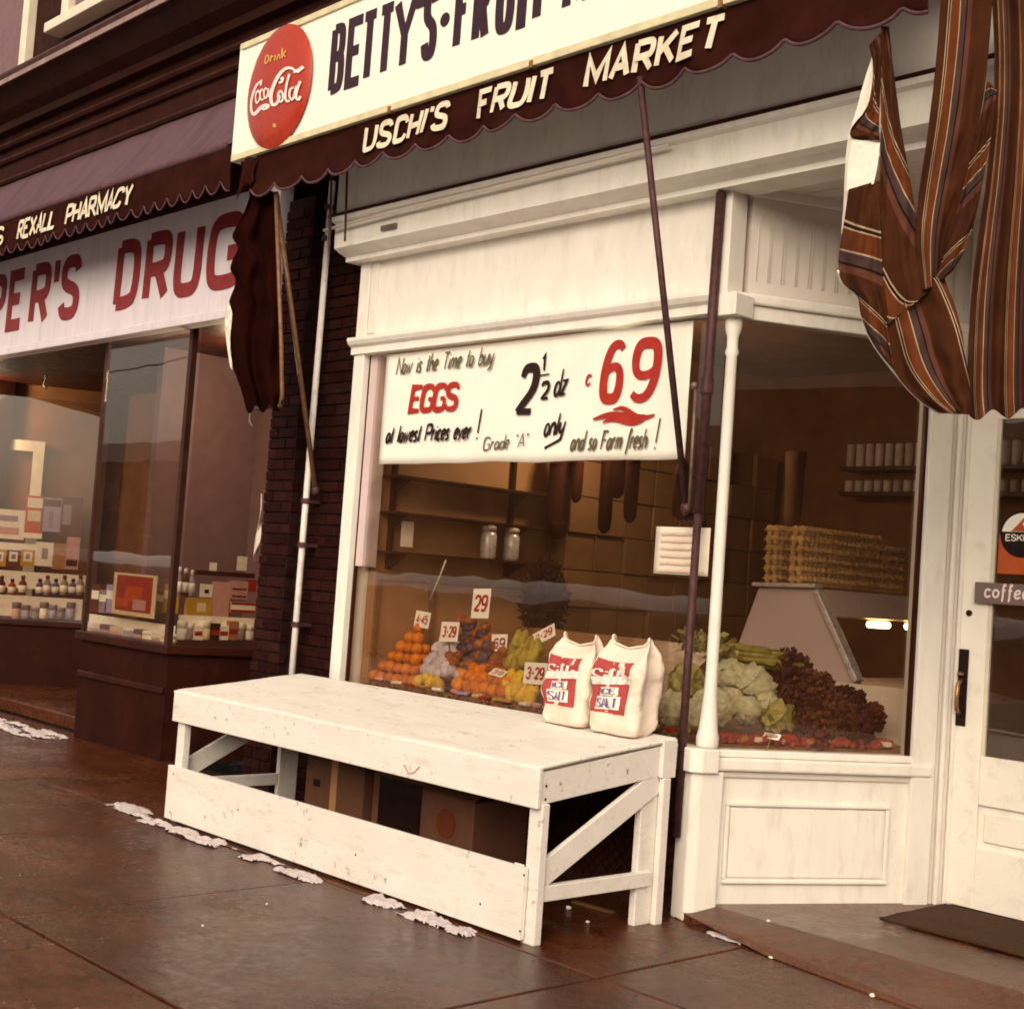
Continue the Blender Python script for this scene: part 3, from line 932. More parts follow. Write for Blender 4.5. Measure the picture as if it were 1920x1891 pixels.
# pharmacy awning: sloping faded canvas, front bar, scalloped valance with lettering
t = thing('pharmacy_awning', 'faded purple awning with dark scalloped valance over the pharmacy sign', 'awning', (-7, -.3, 4.2))
obj('canvas', MB().grid(lambda u, v: Vector((-11 + u * 6.86, -.09 - .43 * v, 5.08 - .60 * v - .05 * math.sin(v * PI) + .012 * noise.noise(Vector((u * 22, v * 2, 0))))), 110, 8), M['canvas'], t, smooth=True, solid=.006)
obj('front_bar', MB().tube([(-11, -.53, 4.48), (-4.14, -.53, 4.47)], .026, 10), M['binding'], t, smooth=True)
def valance(x0, x1, y, z1, z0, per, amp, nper=12, wav=.012, seed=0):
    n = int((x1 - x0) / per * nper)
    def fn(u, v):
        x = x0 + u * (x1 - x0)
        ph_ = ((x - x0) / per) % 1
        zb = z0 - amp * math.sin(ph_ * PI) ** .8
        z = z1 + (zb - z1) * v
        return Vector((x, y + wav * v * noise.noise(Vector((x * 3.1, v * 1.4, seed))) * 2 - .01 * v, z))
    return fn, n
fn, n = valance(-11, -4.05, -.535, 4.455, 4.225, .185, .085, wav=.02, seed=3)
obj('valance', MB().grid(fn, n, 8), M['valance'], t, smooth=True, solid=.004)
mb = MB()
mb.tube([fn(i / n, 1) + Vector((0, -.003, 0)) for i in range(n + 1)], .007, 5)
obj('binding', mb, M['binding'], t, smooth=True)
for wd_, p0, y0, p1, y1 in (("REXALL", 30, 455, 103, 432), ("PHARMACY", 120, 426, 246, 388)):
    sign_text(t, wd_, at(p0, y0, -.555).x, at(p1, y1, -.555).x, 4.235, 4.415, -.557, .034, M['letterwhite'], slant=.1, cloth=lambda x, z: fn((x + 11) / 6.95, (4.455 - z) / .27).y - .014)
sign_text(t, "S", at(-18, 470, -.555).x, at(6, 462, -.555).x, 4.235, 4.415, -.557, .032, M['letterwhite'], slant=.1)

t = thing('bay_lamp', 'lit tube lamp under the ceiling of the pharmacy bay', 'lamp', (-5.5, .95, 3.3))
obj('housing', MB().box(-5.70, -5.40, .92, 1.0, 3.36, 3.41), M['cream'], t)
obj('lamp_tube', MB().tube([(-5.68, .96, 3.345), (-5.42, .96, 3.345)], .018, 10), M['bulb'], t, smooth=True)
pl = bpy.data.lights.new('bay_light', 'POINT'); pl.energy = 34; pl.color = (1, .82, .55); pl.shadow_soft_size = .15
o = bpy.data.objects.new('bay_light', pl); COL.objects.link(o); o.parent = t; o.location = (-.2, -.25, -.12)
t = thing('far_fill_lamp', 'added out-of-frame tube lamp brightening the far pharmacy display', 'lamp', (-10.83, .42, 3.25))  # lamp added beyond the frame edge to brighten these goods
obj('lamp_tube', MB().tube([(-10.93, .22, 3.345), (-10.75, .60, 3.345)], .018, 10), M['bulb'], t, smooth=True)
pl = bpy.data.lights.new('far_fill_light', 'POINT'); pl.energy = 80; pl.color = (1, .82, .55); pl.shadow_soft_size = .15
o = bpy.data.objects.new('far_fill_light', pl); COL.objects.link(o); o.parent = t; o.location = (0, 0, -.06)

# ------------------------------------------------------------------ the fruit shop
fs = thing('fruit_shop_building', 'white painted fruit shop front with large windows and splayed entrance', 'building', (-1, 1, 0))
obj('window_post', MB().box(-3.155, -3.045, -.02, .16, 0, 3.70), M['white'], fs, bevel=.008)
obj('inner_jamb', MB().box(-3.043, -2.96, .03, .15, 1.62, 3.02), M['fridge'], fs, bevel=.005)
# header panel over the window with its ledge
obj('header_panel', MB().box(-3.045, -.12, .0, .12, 3.13, 3.72), M['white'], fs)
obj('panel_edge', MB().box(-3.04, -2.97, -.012, .0, 3.15, 3.70), M['white'], fs, bevel=.004)
obj('window_ledge', MB().prism([(0, .1, 3.015), (0, -.035, 3.015), (0, -.035, 3.06), (0, -.06, 3.075), (0, -.075, 3.10), (0, -.075, 3.12), (0, -.01, 3.135), (0, .1, 3.135)], (-3.17, 0, 0), (-.10, 0, 0)), M['white'], fs)
obj('header_panel', MB().box(-.12, -.045, -.03, .1, 3.0, 3.72), M['white'], fs, bevel=.006)
# splayed header: pressed tin panels
def sp_box(s0, s1, d0, d1, z0, z1):
    return plane_box(SP, SDIR, SN, s0, s1, d0, d1, z0, z1)
obj('tin_panel', sp_box(.07, 1.42, -.1, -.005, 3.13, 3.69), M['tin'], fs)
for k in range(8):
    s0 = .11 + k * .155
    for a, b in ((0, .0), (.075, .0)):
        ring = [splay(s0 + a + q, 3.18 + z_, -.002) for q, z_ in ((0, .02), (0, .30), (.012, .35), (.032, .375), (.052, .35), (.064, .30), (.064, .02))]
        obj('tin_moulding', MB().tube(ring, .0028, 5), M['tin'], fs, smooth=True)
obj('panel_rail', sp_box(.0, 1.42, -.1, .012, 3.63, 3.70), M['white'], fs, bevel=.006)
obj('window_ledge', sp_box(-.03, 1.42, -.1, .03, 3.075, 3.13), M['white'], fs, bevel=.012)
obj('window_head', sp_box(.0, 1.42, -.08, .005, 3.0, 3.074), M['white'], fs, bevel=.006)
# soffit over the entrance, with boards
obj('soffit', MB().add([(-.1, .02, 3.695), (3.0, .02, 3.695), (3.0, 1.6, 3.695), (-.1, 1.6, 3.695)], [(0, 1, 2, 3)]), M['tin'], fs)
for k in range(9):
    y0 = .10 + k * .13
    obj('soffit_board', MB().box(-.3, 2.9, y0, y0 + .118, 3.680, 3.692), M['tin'], fs)
# fascia with mouldings under the awning
prof = [(0, .1, 3.63), (0, -.10, 3.63), (0, -.10, 3.66), (0, -.16, 3.68), (0, -.20, 3.70), (0, -.205, 3.86), (0, -.235, 3.872), (0, -.24, 3.90), (0, -.205, 3.915), (0, -.205, 4.55), (0, .1, 4.55)]
obj('fascia', MB().prism(prof, (-3.22, 0, 0), (2.6, 0, 0)), M['white'], fs)
obj('fascia_bead', MB().box(-3.26, 2.6, -.245, -.2, 3.90, 3.922), M['facade2'], fs, bevel=.004)
obj('conduit', MB().tube([(-3.28, -.25, 3.82), (-2.6, -.255, 3.835), (-1.6, -.25, 3.84), (-.3, -.25, 3.85)], .011, 8), M['tin'], fs, smooth=True)
obj('bracket', MB().box(-2.70, -2.55, -.222, -.206, 3.745, 3.775), M['ironpale'], fs)
for x, dz in ((-3.19, 0), (-3.02, .06)):
    obj('hanger_rod', MB().tube([(x, -.26, 3.65 + dz), (x, -.30, 4.4)], .008, 6), M['iron'], fs)
# main window: sill, glass, frame
obj('window_sill', MB().box(-3.043, -.10, -.05, .14, .765, .84), M['darkwood'], fs, bevel=.006)
obj('glass', MB().box(-3.03, -.10, .055, .060, .84, 3.015), M['glass'], fs)
obj('glazing_bead', MB().box(-3.044, -3.028, .03, .054, .84, 3.012), M['facade2'], fs)
obj('front_bulkhead', MB().box(-3.044, -.14, .03, .14, 0, .764), M['darkwood'], fs)
mb = MB()
for k in range(-10, 46):
    x = -2.9 + k * .065
    for sgn in (1, -1):
        a = Vector((x if sgn > 0 else x + .62, .015 + .004 * sgn, .08))
        b = Vector((x + .62 if sgn > 0 else x, .015 + .004 * sgn, .70))
        lo, hi = -2.95, -.2
        def clip(p, q):
            d = q - p
            t0, t1 = 0, 1
            if d.x > 0:
                t0, t1 = max(t0, (lo - p.x) / d.x), min(t1, (hi - p.x) / d.x)
            else:
                t0, t1 = max(t0, (hi - p.x) / d.x), min(t1, (lo - p.x) / d.x)
            return (p + d * t0, p + d * t1) if t1 > t0 + .03 else None
        c = clip(a, b)
        if c:
            mb.beam(c[0], c[1], .006, .008, (0, 1, 0))
lat = obj('lattice_grille', mb, M['facade2'], fs)
lat['kind'] = 'stuff'
# corner: turned colonnette on a pedestal
pr = [(.052, .845), (.056, .86), (.056, .90), (.048, .93), (.042, 1.0), (.034, 1.10), (.030, 1.2), (.029, 2.0), (.028, 2.80), (.036, 2.82), (.028, 2.85), (.030, 2.9), (.040, 2.93), (.044, 2.96), (.044, 3.0)]
obj('corner_column', MB().lathe(pr, (-.05, .05, 0), 20), M['white'], fs, smooth=True)
obj('corner_block', MB().box(-.113, .024, -.038, .11, 2.995, 3.108), M['white'], fs, bevel=.006)
obj('corner_post', MB().prism([(-.16, -.02, 0), (-.06, -.045, 0), (-.02, -.02, 0), (.03, .10, 0), (-.1, .2, 0), (-.16, .1, 0)], (0, 0, 0), (0, 0, .73)), M['white'], fs, bevel=.01)
obj('corner_sill', MB().prism([(-.20, -.045, 0), (-.05, -.075, 0), (.0, -.04, 0), (.035, .05, 0), (-.07, .12, 0), (-.20, .1, 0)], (0, 0, .725), (0, 0, .843)), M['white'], fs, bevel=.008)
# splayed side: bulkhead with framed panel, sill, window, end post
obj('side_bulkhead', sp_box(.06, 1.18, -.1, -.004, .04, .70), M['white'], fs)
a = on(1360, 1514, splay(0, 0, 0), SN); b = on(1660, 1640, splay(0, 0, 0), SN)
s0, s1, z1, z0 = (a - SP).dot(SDIR), (b - SP).dot(SDIR), a.z, b.z
z1, z0 = .56, .20
obj('panel_moulding', sp_box(s0, s1, -.003, .016, z1, z1 + .022), M['white'], fs, bevel=.006)
obj('panel_moulding', sp_box(s0, s1, -.003, .016, z0 - .022, z0), M['white'], fs, bevel=.006)
obj('panel_moulding', sp_box(s0 - .001, s0 + .021, -.003, .014, z0 + .0005, z1 - .0005), M['white'], fs, bevel=.006)
obj('panel_moulding', sp_box(s1 - .021, s1 + .001, -.003, .014, z0 + .0005, z1 - .0005), M['white'], fs, bevel=.006)
obj('side_panel', sp_box(s0 + .03, s1 - .03, -.003, .006, z0 + .008, z1 - .008), M['white'], fs, bevel=.005)
obj('side_apron', sp_box(.02, 1.24, -.1, .012, .70, .735), M['tin'], fs, bevel=.008)
obj('side_sill', sp_box(.02, 1.27, -.1, .045, .736, .80), M['white'], fs, bevel=.012)
obj('side_sill', sp_box(.05, 1.2, -.08, .02, .801, .838), M['white'], fs, bevel=.008)
obj('glass', sp_box(.05, 1.15, -.03, -.026, .838, 3.0), M['glass'], fs)
obj('glazing_bead', sp_box(1.135, 1.152, -.024, .004, .838, 3.0), M['facade2'], fs)
obj('end_post', sp_box(1.153, 1.29, -.09, .03, .0, 3.0), M['white'], fs, bevel=.006)
for k in range(5):
    s = 1.30 + k * .028
    obj('reeded_trim', sp_box(s, s + .024, -.09, (.012, .026, .018, .026, .03)[k], .0, 3.1), M['tin' if k in (0, 2) else 'white'], fs, bevel=.006)
# room behind the glass
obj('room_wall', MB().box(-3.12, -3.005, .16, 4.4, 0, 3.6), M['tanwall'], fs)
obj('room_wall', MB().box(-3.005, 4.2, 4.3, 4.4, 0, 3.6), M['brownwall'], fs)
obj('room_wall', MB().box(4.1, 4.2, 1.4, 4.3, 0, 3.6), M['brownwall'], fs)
obj('room_wall', MB().box(1.75, 4.2, 1.28, 1.42, 0, 3.75), M['white'], fs)
obj('transom', MB().box(.56, 1.76, 1.27, 1.42, 2.78, 3.74), M['white'], fs)
ROOM = [(-3.005, .145, 0), (-.10, .145, 0), (.46, 1.425, 0), (4.1, 1.425, 0), (4.1, 4.3, 0), (-3.005, 4.3, 0)]
obj('room_floor', MB().prism(ROOM, (0, 0, -.02), (0, 0, .06)), M['darkfloor'], fs)
obj('room_ceiling', MB().prism(ROOM, (0, 0, 3.5), (0, 0, 3.56)), M['ceil'], fs)
# other half of the entrance, mirrored in the splayed glass
MR = Vector((2.40, .05, 0)); MD = Vector((-.444, .896, 0)).normalized(); MN = Vector((-.896, -.444, 0)).normalized()
obj('side_bulkhead', plane_box(MR, MD, MN, .0, 1.40, -.1, 0, .04, .80), M['white'], fs)
obj('side_window', plane_box(MR, MD, MN, .05, 1.30, -.1, -.02, .80, 3.0), M['darkwood'], fs)
obj('end_post', plane_box(MR, MD, MN, 1.301, 1.42, -.1, .02, .801, 3.0), M['white'], fs)
obj('tin_panel', plane_box(MR, MD, MN, .0, 1.42, -.1, -.005, 3.0, 3.72), M['tin'], fs)
obj('front_window', MB().box(2.42, 4.6, .05, .12, .80, 3.0), M['darkwood'], fs)
obj('front_bulkhead', MB().box(2.42, 4.6, .04, .14, 0, .79), M['white'], fs)
obj('header_panel', MB().box(2.42, 4.6, .0, .12, 3.01, 3.72), M['white'], fs)
t = thing('fill_lamp', 'added globe lamp, out of sight, brightening the fruit shop interior', 'lamp', (-2.2, 1.5, 3.0))  # unseen lamp added to brighten the room behind the glass
obj('stem', MB().tube([(-2.2, 1.5, 3.1), (-2.2, 1.5, 3.49)], .01, 8), M['chrome'], t)
obj('globe', MB().ball((-2.2, 1.5, 3.0), .11, None, .10, 16, 10), M['bulb'], t, smooth=True)
pl = bpy.data.lights.new('fill_light', 'POINT'); pl.energy = 30; pl.color = (1, .84, .60); pl.shadow_soft_size = .12
o = bpy.data.objects.new('fill_light', pl); COL.objects.link(o); o.parent = t; o.location = (0, 0, -.16)
# produce platform inside the window
obj('display_platform', MB().prism([(-3.0, .07, 0), (-.12, .07, 0), (.38, 1.08, 0), (.38, 1.5, 0), (-3.0, 1.5, 0)], (0, 0, .74), (0, 0, .855)), M['wood'], fs)
# sloping backs that the produce rests on
obj('display_slope', MB().prism([(0, .30, .856), (0, 1.0, 1.30), (0, 1.0, .856)], (-2.45, 0, 0), (-.75, 0, 0)), M['wood'], fs)
# window back: low panelled partition and upper rail
obj('window_back', MB().box(-3.0, -2.975, .16, 1.6, .86, 1.60), M['tanwall'], fs)
obj('window_back_rail', MB().box(-2.975, -2.955, .16, 1.6, 1.54, 1.60), M['wood'], fs, bevel=.004)
obj('window_back_rail', MB().box(-2.975, -2.955, .62, .68, .86, 1.539), M['wood'], fs, bevel=.004)
obj('window_back_rail', MB().box(-2.975, -2.955, .16, .20, .86, 1.539), M['wood'], fs, bevel=.004)
# shelf standards and shelves on the left wall
t = thing('wall_shelving', 'dark wire shelving with two uprights on the tan wall', 'shelving', (-2.9, .9, 1.62))
for y in (.25, 1.33):
    obj('upright', MB().box(-3.0, -2.965, y, y + .03, 1.62, 3.0), M['facade2'], t)
for z in (1.72, 1.98, 2.22):
    obj('shelf', MB().box(-3.0, -2.80, .16, 2.0, z, z + .014), M['facade2'], t)
    for y in (.26, 1.34):
        obj('shelf_bracket', MB().prism([(0, y, z - .001), (.16, y, z - .001), (0, y, z - .09)], (-2.964, 0, 0), (-2.964, .02, 0)), M['facade2'], t)
tag(obj('notice_card', MB().box(-2.90, -2.895, .29, .39, 1.77, 1.94), M['paperaged']), 'small pale card standing on the wire shelving', 'card')
for y, lab in ((1.02, 'bright metal jar on the wire shelf, nearer the window'), (1.24, 'bright metal jar on the wire shelf, farther from the window')):
    t = thing('shelf_jar', lab, 'jar', (-2.84, y, 1.735), 'jars on the shelf')
    obj('body', MB().lathe([(.045, 1.735), (.055, 1.75), (.055, 1.90), (.04, 1.93)], (-2.84, y, 0), 14), M['fridgel'], t, smooth=True)
    obj('lid', MB().lathe([(.05, 1.931), (.05, 1.96), (.02, 1.975)], (-2.84, y, 0), 14), M['can'], t, smooth=True)

# the shop door
dr = thing('shop_door', 'white panelled shop door with large glass and black handle plate', 'door', (1.1, 1.32, .09))
DX0, DX1, DY = .575, 1.74, 1.30
obj('stile', MB().box(DX0, DX0 + .165, DY, DY + .05, .09, 2.77), M['door'], dr, bevel=.005)
obj('stile', MB().box(DX1 - .165, DX1, DY, DY + .05, .09, 2.77), M['door'], dr, bevel=.005)
obj('rail', MB().box(DX0 + .165, DX1 - .165, DY + .001, DY + .049, .62, .87), M['door'], dr, bevel=.004)
obj('rail', MB().box(DX0 + .165, DX1 - .165, DY + .001, DY + .049, .09, .40), M['door'], dr, bevel=.004)
obj('rail', MB().box(DX0 + .165, DX1 - .165, DY + .001, DY + .049, 2.62, 2.77), M['door'], dr, bevel=.004)
obj('panel', MB().box(DX0 + .165, DX1 - .165, DY + .02, DY + .035, .40, .62), M['door'], dr)
obj('panel', MB().box(DX0 + .20, DX1 - .20, DY + .008, DY + .02, .435, .585), M['door'], dr, bevel=.006)
obj('glass', MB().box(DX0 + .165, DX1 - .165, DY + .02, DY + .024, .87, 2.62), M['glass'], dr)
gb = M['tin']
obj('glazing_bead', MB().box(DX0 + .166, DX0 + .186, DY + .003, DY + .019, .871, 2.619), M['cream'], dr)
hp = obj('handle_plate', MB().box(DX0 + .012, DX0 + .075, DY - .008, DY - .001, 1.01, 1.41), M['black'], dr, bevel=.004)
obj('pull', MB().tube([(DX0 + .045, DY - .01, 1.07), (DX0 + .045, DY - .05, 1.10), (DX0 + .045, DY - .055, 1.16), (DX0 + .045, DY - .045, 1.23), (DX0 + .045, DY - .01, 1.25)], .011, 8), M['chrome'], hp, smooth=True)
obj('thumb_latch', MB().lathe([(.001, 1.27), (.018, 1.275), (.018, 1.285), (.001, 1.29)], (DX0 + .045, DY - .025, 0), 10), M['chrome'], hp, smooth=True)
obj('keyhole', MB().tube([(DX0 + .062, DY - .006, 1.60), (DX0 + .062, DY - .0005, 1.60)], .017, 16), M['facade2'], dr)
# push bar plate reading coffee
cf = obj('push_plate', MB().box(.675, 1.66, DY - .03, DY - .012, 1.655, 1.765), M['greysign'], dr, bevel=.004)
mb = MB()
text(mb, 'coffee', (.735, DY - .03, 1.685), (1, 0, 0), (0, 0, 1), .075, .05, .011, .28, 0, lift=.001)
obj('lettering', mb, M['scriptpink'], cf, weld=False)
# sticker on the glass
st = thing('door_sticker', 'orange sticker with round white emblem on the door glass', 'sticker', (.95, DY + .015, 1.82))
obj('sheet', MB().box(.775, 1.06, DY + .012, DY + .016, 1.815, 2.02), M['stickero'], st)
obj('emblem', MB().tube([(.90, DY + .0095, 2.02), (.90, DY + .0115, 2.02)], .118, 40), M['black'], st)
def half_disc(cx, cz, r, y, a0, a1):
    n = 24
    return MB().add([(cx + r * math.cos(a0 + (a1 - a0) * i / n), y, cz + r * math.sin(a0 + (a1 - a0) * i / n)) for i in range(n + 1)], [tuple(range(n + 1))])
obj('emblem_sky', half_disc(.90, 2.02, .11, DY + .0085, .12, PI - .12), M['paper'], st, weld=False)
obj('emblem_figure', MB().add([(.84, DY + .008, 2.035), (.93, DY + .008, 2.035), (.90, DY + .008, 2.075), (.935, DY + .008, 2.12), (.92, DY + .008, 2.122), (.875, DY + .008, 2.07)], [(0, 1, 2, 3, 4, 5)]), M['stickero'], st, weld=False)
mb = MB()
text(mb, 'ESKIMO', (.812, DY + .008, 1.985), (1, 0, 0), (0, 0, 1), .036, .02, .006, .3, 0, fit=.175, lift=.001)
obj('lettering', mb, M['paper'], st, weld=False)

# ------------------------------------------------------------------ hanging sign
YS = -.62
sg = thing('shop_sign', 'long white sign with red disc and black block letters above the awning', 'sign', (-1.2, YS, 4.29))
xl = at(444, 200, YS).x
obj('panel', MB().box(xl + .03, 2.6, YS, YS + .10, 4.335, 5.06), M['signwhite'], sg)
obj('frame', MB().box(xl, 2.6, YS - .014, YS + .10, 4.288, 4.334), M['signframe'], sg, bevel=.005)
obj('frame', MB().box(xl, 2.6, YS - .014, YS + .10, 5.061, 5.105), M['signframe'], sg, bevel=.005)
obj('frame', MB().box(xl, xl + .029, YS - .012, YS + .10, 4.335, 5.06), M['signwhite'], sg, bevel=.005)
for x in (-2.15, -.95, .3, 1.5):
    obj('clip', MB().box(x - .012, x + .012, YS - .022, YS + .02, 4.275, 4.315), M['chrome'], sg)
    obj('hanger', MB().tube([(x - .35, YS + .03, 5.10), (x - .35, YS + .03, 5.3), (x - .35, -.1, 5.45)], .009, 6), M['signframe'], sg)
dc = at(521, 170, YS - .02)
dcx, dcz, drx, drz = dc.x, 4.695, .375, .408
def dome(u, v):
    a = u * 2 * PI
    r = v
    return Vector((dcx + drx * r * math.cos(a), YS - .016 - .05 * (1 - r * r) ** .6, dcz + drz * r * math.sin(a)))
dsk = obj('disc', MB().grid(dome, 48, 10), M['cokered'], sg, smooth=True)
def disc_pt(px, py, lift):
    p = at(px, py, YS - .05)
    rr = min(1, ((p.x - dcx) / drx) ** 2 + ((p.z - dcz) / drz) ** 2)
    return Vector((p.x, YS - .016 - .05 * (1 - rr) ** .6 - lift, p.z))
def traced(strokes, ox, oy, scl, width, mt, name, parent):
    mb = MB()
    for k, st_ in enumerate(strokes):
        wv, pts = st_
        p = chaikin(pts, 2)
        V, Fq = ribbon(p, wv)
        mb.add([disc_pt(ox + x / scl, oy + y / scl, .004 + .0005 * k) for x, y in V], Fq)
    return obj(name, mb, mt, parent, weld=False)
W = lambda a: (lambda t: a * (.55 + .6 * math.sin(PI * t)))
coke = [
    (W(36), [(415, 800), (345, 850), (285, 980), (262, 1110), (285, 1205), (330, 1200), (400, 1130), (470, 1095), (515, 1110), (470, 1145), (420, 1150)]),
    (24, [(400, 830), (420, 800), (405, 860)]),
    (20, [(395, 950), (360, 920), (335, 980), (345, 1080), (380, 1060), (405, 980), (395, 930), (360, 920)]),
    (18, [(450, 930), (420, 900), (400, 960), (415, 1050), (450, 1020)]),
    (20, [(500, 910), (470, 890), (450, 950), (465, 1030), (500, 990), (515, 880), (505, 960), (520, 1010), (545, 980)]),
    (20, [(545, 900), (530, 960), (540, 1000)]),
    (W(36), [(830, 690), (780, 640), (710, 650), (640, 730), (580, 850), (540, 980), (545, 1095), (590, 1100), (630, 1050), (650, 980)]),
    (W(30), [(800, 700), (860, 660), (905, 610), (880, 640), (840, 700)]),
    (26, [(660, 790), (690, 760), (680, 820), (640, 830)]),
    (22, [(650, 930), (625, 980), (635, 1060), (670, 1060), (690, 990), (670, 930), (650, 930)]),
    (24, [(760, 720), (725, 860), (705, 1000), (720, 1060), (750, 1040)]),
    (22, [(800, 880), (765, 900), (750, 980), (770, 1040), (800, 1000), (830, 860)]),
    (24, [(870, 800), (830, 920), (815, 1010), (840, 1030), (860, 980)]),
]
traced(coke, 430, 30, 6.52, 30, M['scriptpink'], 'script', dsk)
drink = [(15, [(455, 500), (450, 600), (490, 580), (505, 520), (480, 480), (455, 500)]), (14, [(530, 490), (525, 570)]), (14, [(530, 520), (560, 500)]),
         (13, [(585, 490), (580, 560)]), (14, [(610, 550), (615, 490), (640, 480), (645, 535)]), (15, [(665, 400), (670, 525)]), (13, [(710, 430), (680, 480), (710, 510)])]
traced(drink, 430, 30, 6.52, 14, M['gold'], 'lettering', dsk)
traced([(34, [(555, 1320), (558, 1362)])], 430, 30, 6.52, 14, M['gold'], 'dot', dsk)
# lettering BETTY'S . FRUIT MARKET
LB = [("B", 616.6, 642), ("E", 647, 678), ("T", 672, 703), ("T", 703, 735), ("Y", 733, 776), ("'", 780, 785), ("S", 789, 816), (".", 826, 837), ("F", 849, 878), ("R", 884, 914), ("U", 927, 960), ("I", 973, 981), ("T", 985, 1024), ("M", 1053, 1105)]
for a_, b_ in ((0, 7), (7, 13), (13, 14)):
    mb = MB()
    for k, (ch, p0, p1) in enumerate(LB[a_:b_]):
        ym = 150 - (p0 - 617) * .30
        x0, x1 = at(p0, ym, YS).x, at(p1, ym, YS).x
        if ch in "I'":
            mb.box((x0 + x1) / 2 - .036, (x0 + x1) / 2 + .036, YS - .006, YS - .001, 4.52 if ch == 'I' else 4.86, 4.97)
        elif ch == '.':
            mb.tube([((x0 + x1) / 2, YS - .006, 4.73), ((x0 + x1) / 2, YS - .001, 4.73)], .04, 16)
        else:
            text(mb, ch, (x0, YS - .001, 4.52), (1, 0, 0), (0, 0, 1), .45, 1, .066, .1, 0, fit=x1 - x0 + .01, lift=.002 + .0001 * k)
    if a_ == 13:
        text(mb, "ARKET", (at(1105, 20, YS).x + .09, YS - .001, 4.52), (1, 0, 0), (0, 0, 1), .45, 1, .066, .38, 0, fit=1.15, lift=.002)
    obj('lettering', mb, M['navy'], sg, weld=False)

# ------------------------------------------------------------------ fruit shop awning (rolled up) with valance
aw = thing('shop_awning', 'rolled dark maroon awning with scalloped lettered valance under the white sign', 'awning', (-1.1, -.45, 4.0))
obj('roller', MB().tube([(-3.55, -.42, 4.36), (2.4, -.42, 4.36)], .09, 16), M['valance'], aw, smooth=True)
obj('cover', MB().grid(lambda u, v: Vector((-3.62 + u * 6.1, -.22 - .38 * v, 4.44 - .16 * v * v + .01 * noise.noise(Vector((u * 20, v * 3, 5))))), 60, 6), M['valance'], aw, smooth=True, solid=.005)
fn, n = valance(-3.62, 1.36, -.60, 4.30, 4.055, .285, .065, nper=16, wav=.022, seed=9)
def fn2(u, v):
    p = fn(u, v)
    p.y += .02 * math.sin(p.x * 22) * max(0, v - .6)
    return p
obj('valance', MB().grid(fn2, n, 10), M['valance'], aw, smooth=True, solid=.004)
mb = MB().tube([fn2(i / n, 1) + Vector((0, -.004, 0)) for i in range(n + 1)], .009, 6)
obj('binding', mb, M['binding'], aw, smooth=True)
obj('front_bar', MB().tube([(-3.62, -.56, 4.29), (2.3, -.56, 4.29)], .018, 10), M['iron'], aw, smooth=True)
for s_, p0, y0, p1, y1 in (("USCHI'S", 675, 300, 838, 245), ("FRUIT", 888, 240, 1031, 190), ("MARKET", 1090, 180, 1353, 90)):
    x0, x1 = at(p0, y0, -.625).x, at(p1, y1, -.625).x
    sign_text(aw, s_, x0, x1, 4.080, 4.252, -.632, .034, M['letterwhite'], gap=.42, slant=.12, cloth=lambda x, z: fn2((x + 3.62) / 4.98, (4.30 - z) / .28).y - .016)
# ragged end flap
obj('end_flap', MB().grid(lambda u, v: Vector((-3.80 + u * .22, -.61 + .03 * math.sin(u * 9 + v * 3), 4.28 - v * (.22 + .05 * math.sin(u * 11)))), 14, 8), M['valance'], aw, smooth=True, solid=.004)
# folding arms and rods
def arm(label, top, bot, side):
    t = thing('awning_strut', label, 'strut', bot, 'folding awning arms')
    obj('rod', MB().tube([top, bot], .017, 10), M['iron' if side else 'irongold'], t, smooth=True)
    obj('pivot', MB().ball(bot, .03, .03, .035, 10, 8), M['iron'], t, smooth=True)
    return t
arm('long iron awning arm slanting in front of the egg banner', (-.213, -.59, 4.08), (-.18, -.07, 2.02), 1)
arm('long rusty awning arm slanting across the pale drainpipe', (-3.40, -.57, 4.02), (-3.47, -.02, 2.11), 0)
t = thing('awning_rod', 'dark upright iron pipe beside the white corner column', 'rod', (-.12, -.06, 0))
obj('pipe', MB().tube([(-.118, -.06, .40), (-.112, -.06, 2.0)], .021, 12), M['iron'], t, smooth=True)
obj('upper_pipe', MB().tube([(-.112, -.06, 2.0), (-.095, -.06, 3.62)], .026, 12), M['ironpale' if 0 else 'iron'], t, smooth=True)
obj('thin_rod', MB().tube([(-.165, -.075, 2.62), (-.16, -.075, 2.02)], .009, 8), M['ironpale'], t, smooth=True)
obj('thumb_screw', MB().ball((-.172, -.08, 2.64), .02), M['ironpale'], t, smooth=True)
obj('collar', MB().tube([(-.106, -.06, 2.60), (-.106, -.06, 2.68)], .033, 12), M['iron'], t)
obj('hook', MB().tube([(-.095, -.06, 3.62), (-.125, -.07, 3.68), (-.10, -.08, 3.74), (-.07, -.07, 3.70), (-.095, -.06, 3.66)], .012, 6), M['black'], t, smooth=True)
obj('bracket', MB().box(-.20, -.10, -.05, -.02, 1.96, 2.0), M['black'], t)
t = thing('cloth_frame', 'thin rusty rod frame bent at the foot, hanging by the black cloth', 'frame', (-3.5, -.5, 2.8))
q = [at(518, 378, -.57), at(527, 640, -.5), at(529, 740, -.48), at(526, 760, -.48), at(466, 768, -.48)]
obj('rod', MB().tube(q, .014, 8), M['irongold'], t, smooth=True)
obj('hook', MB().tube([at(470, 768, -.48), at(468, 790, -.48), at(474, 800, -.48)], .007, 6), M['ironpale'], t, smooth=True)

# ------------------------------------------------------------------ cloths
def poly_at(pl, t):
    n = len(pl) - 1
    i = min(int(t * n), n - 1)
    f = t * n - i
    return (pl[i][0] + (pl[i + 1][0] - pl[i][0]) * f, pl[i][1] + (pl[i + 1][1] - pl[i][1]) * f)


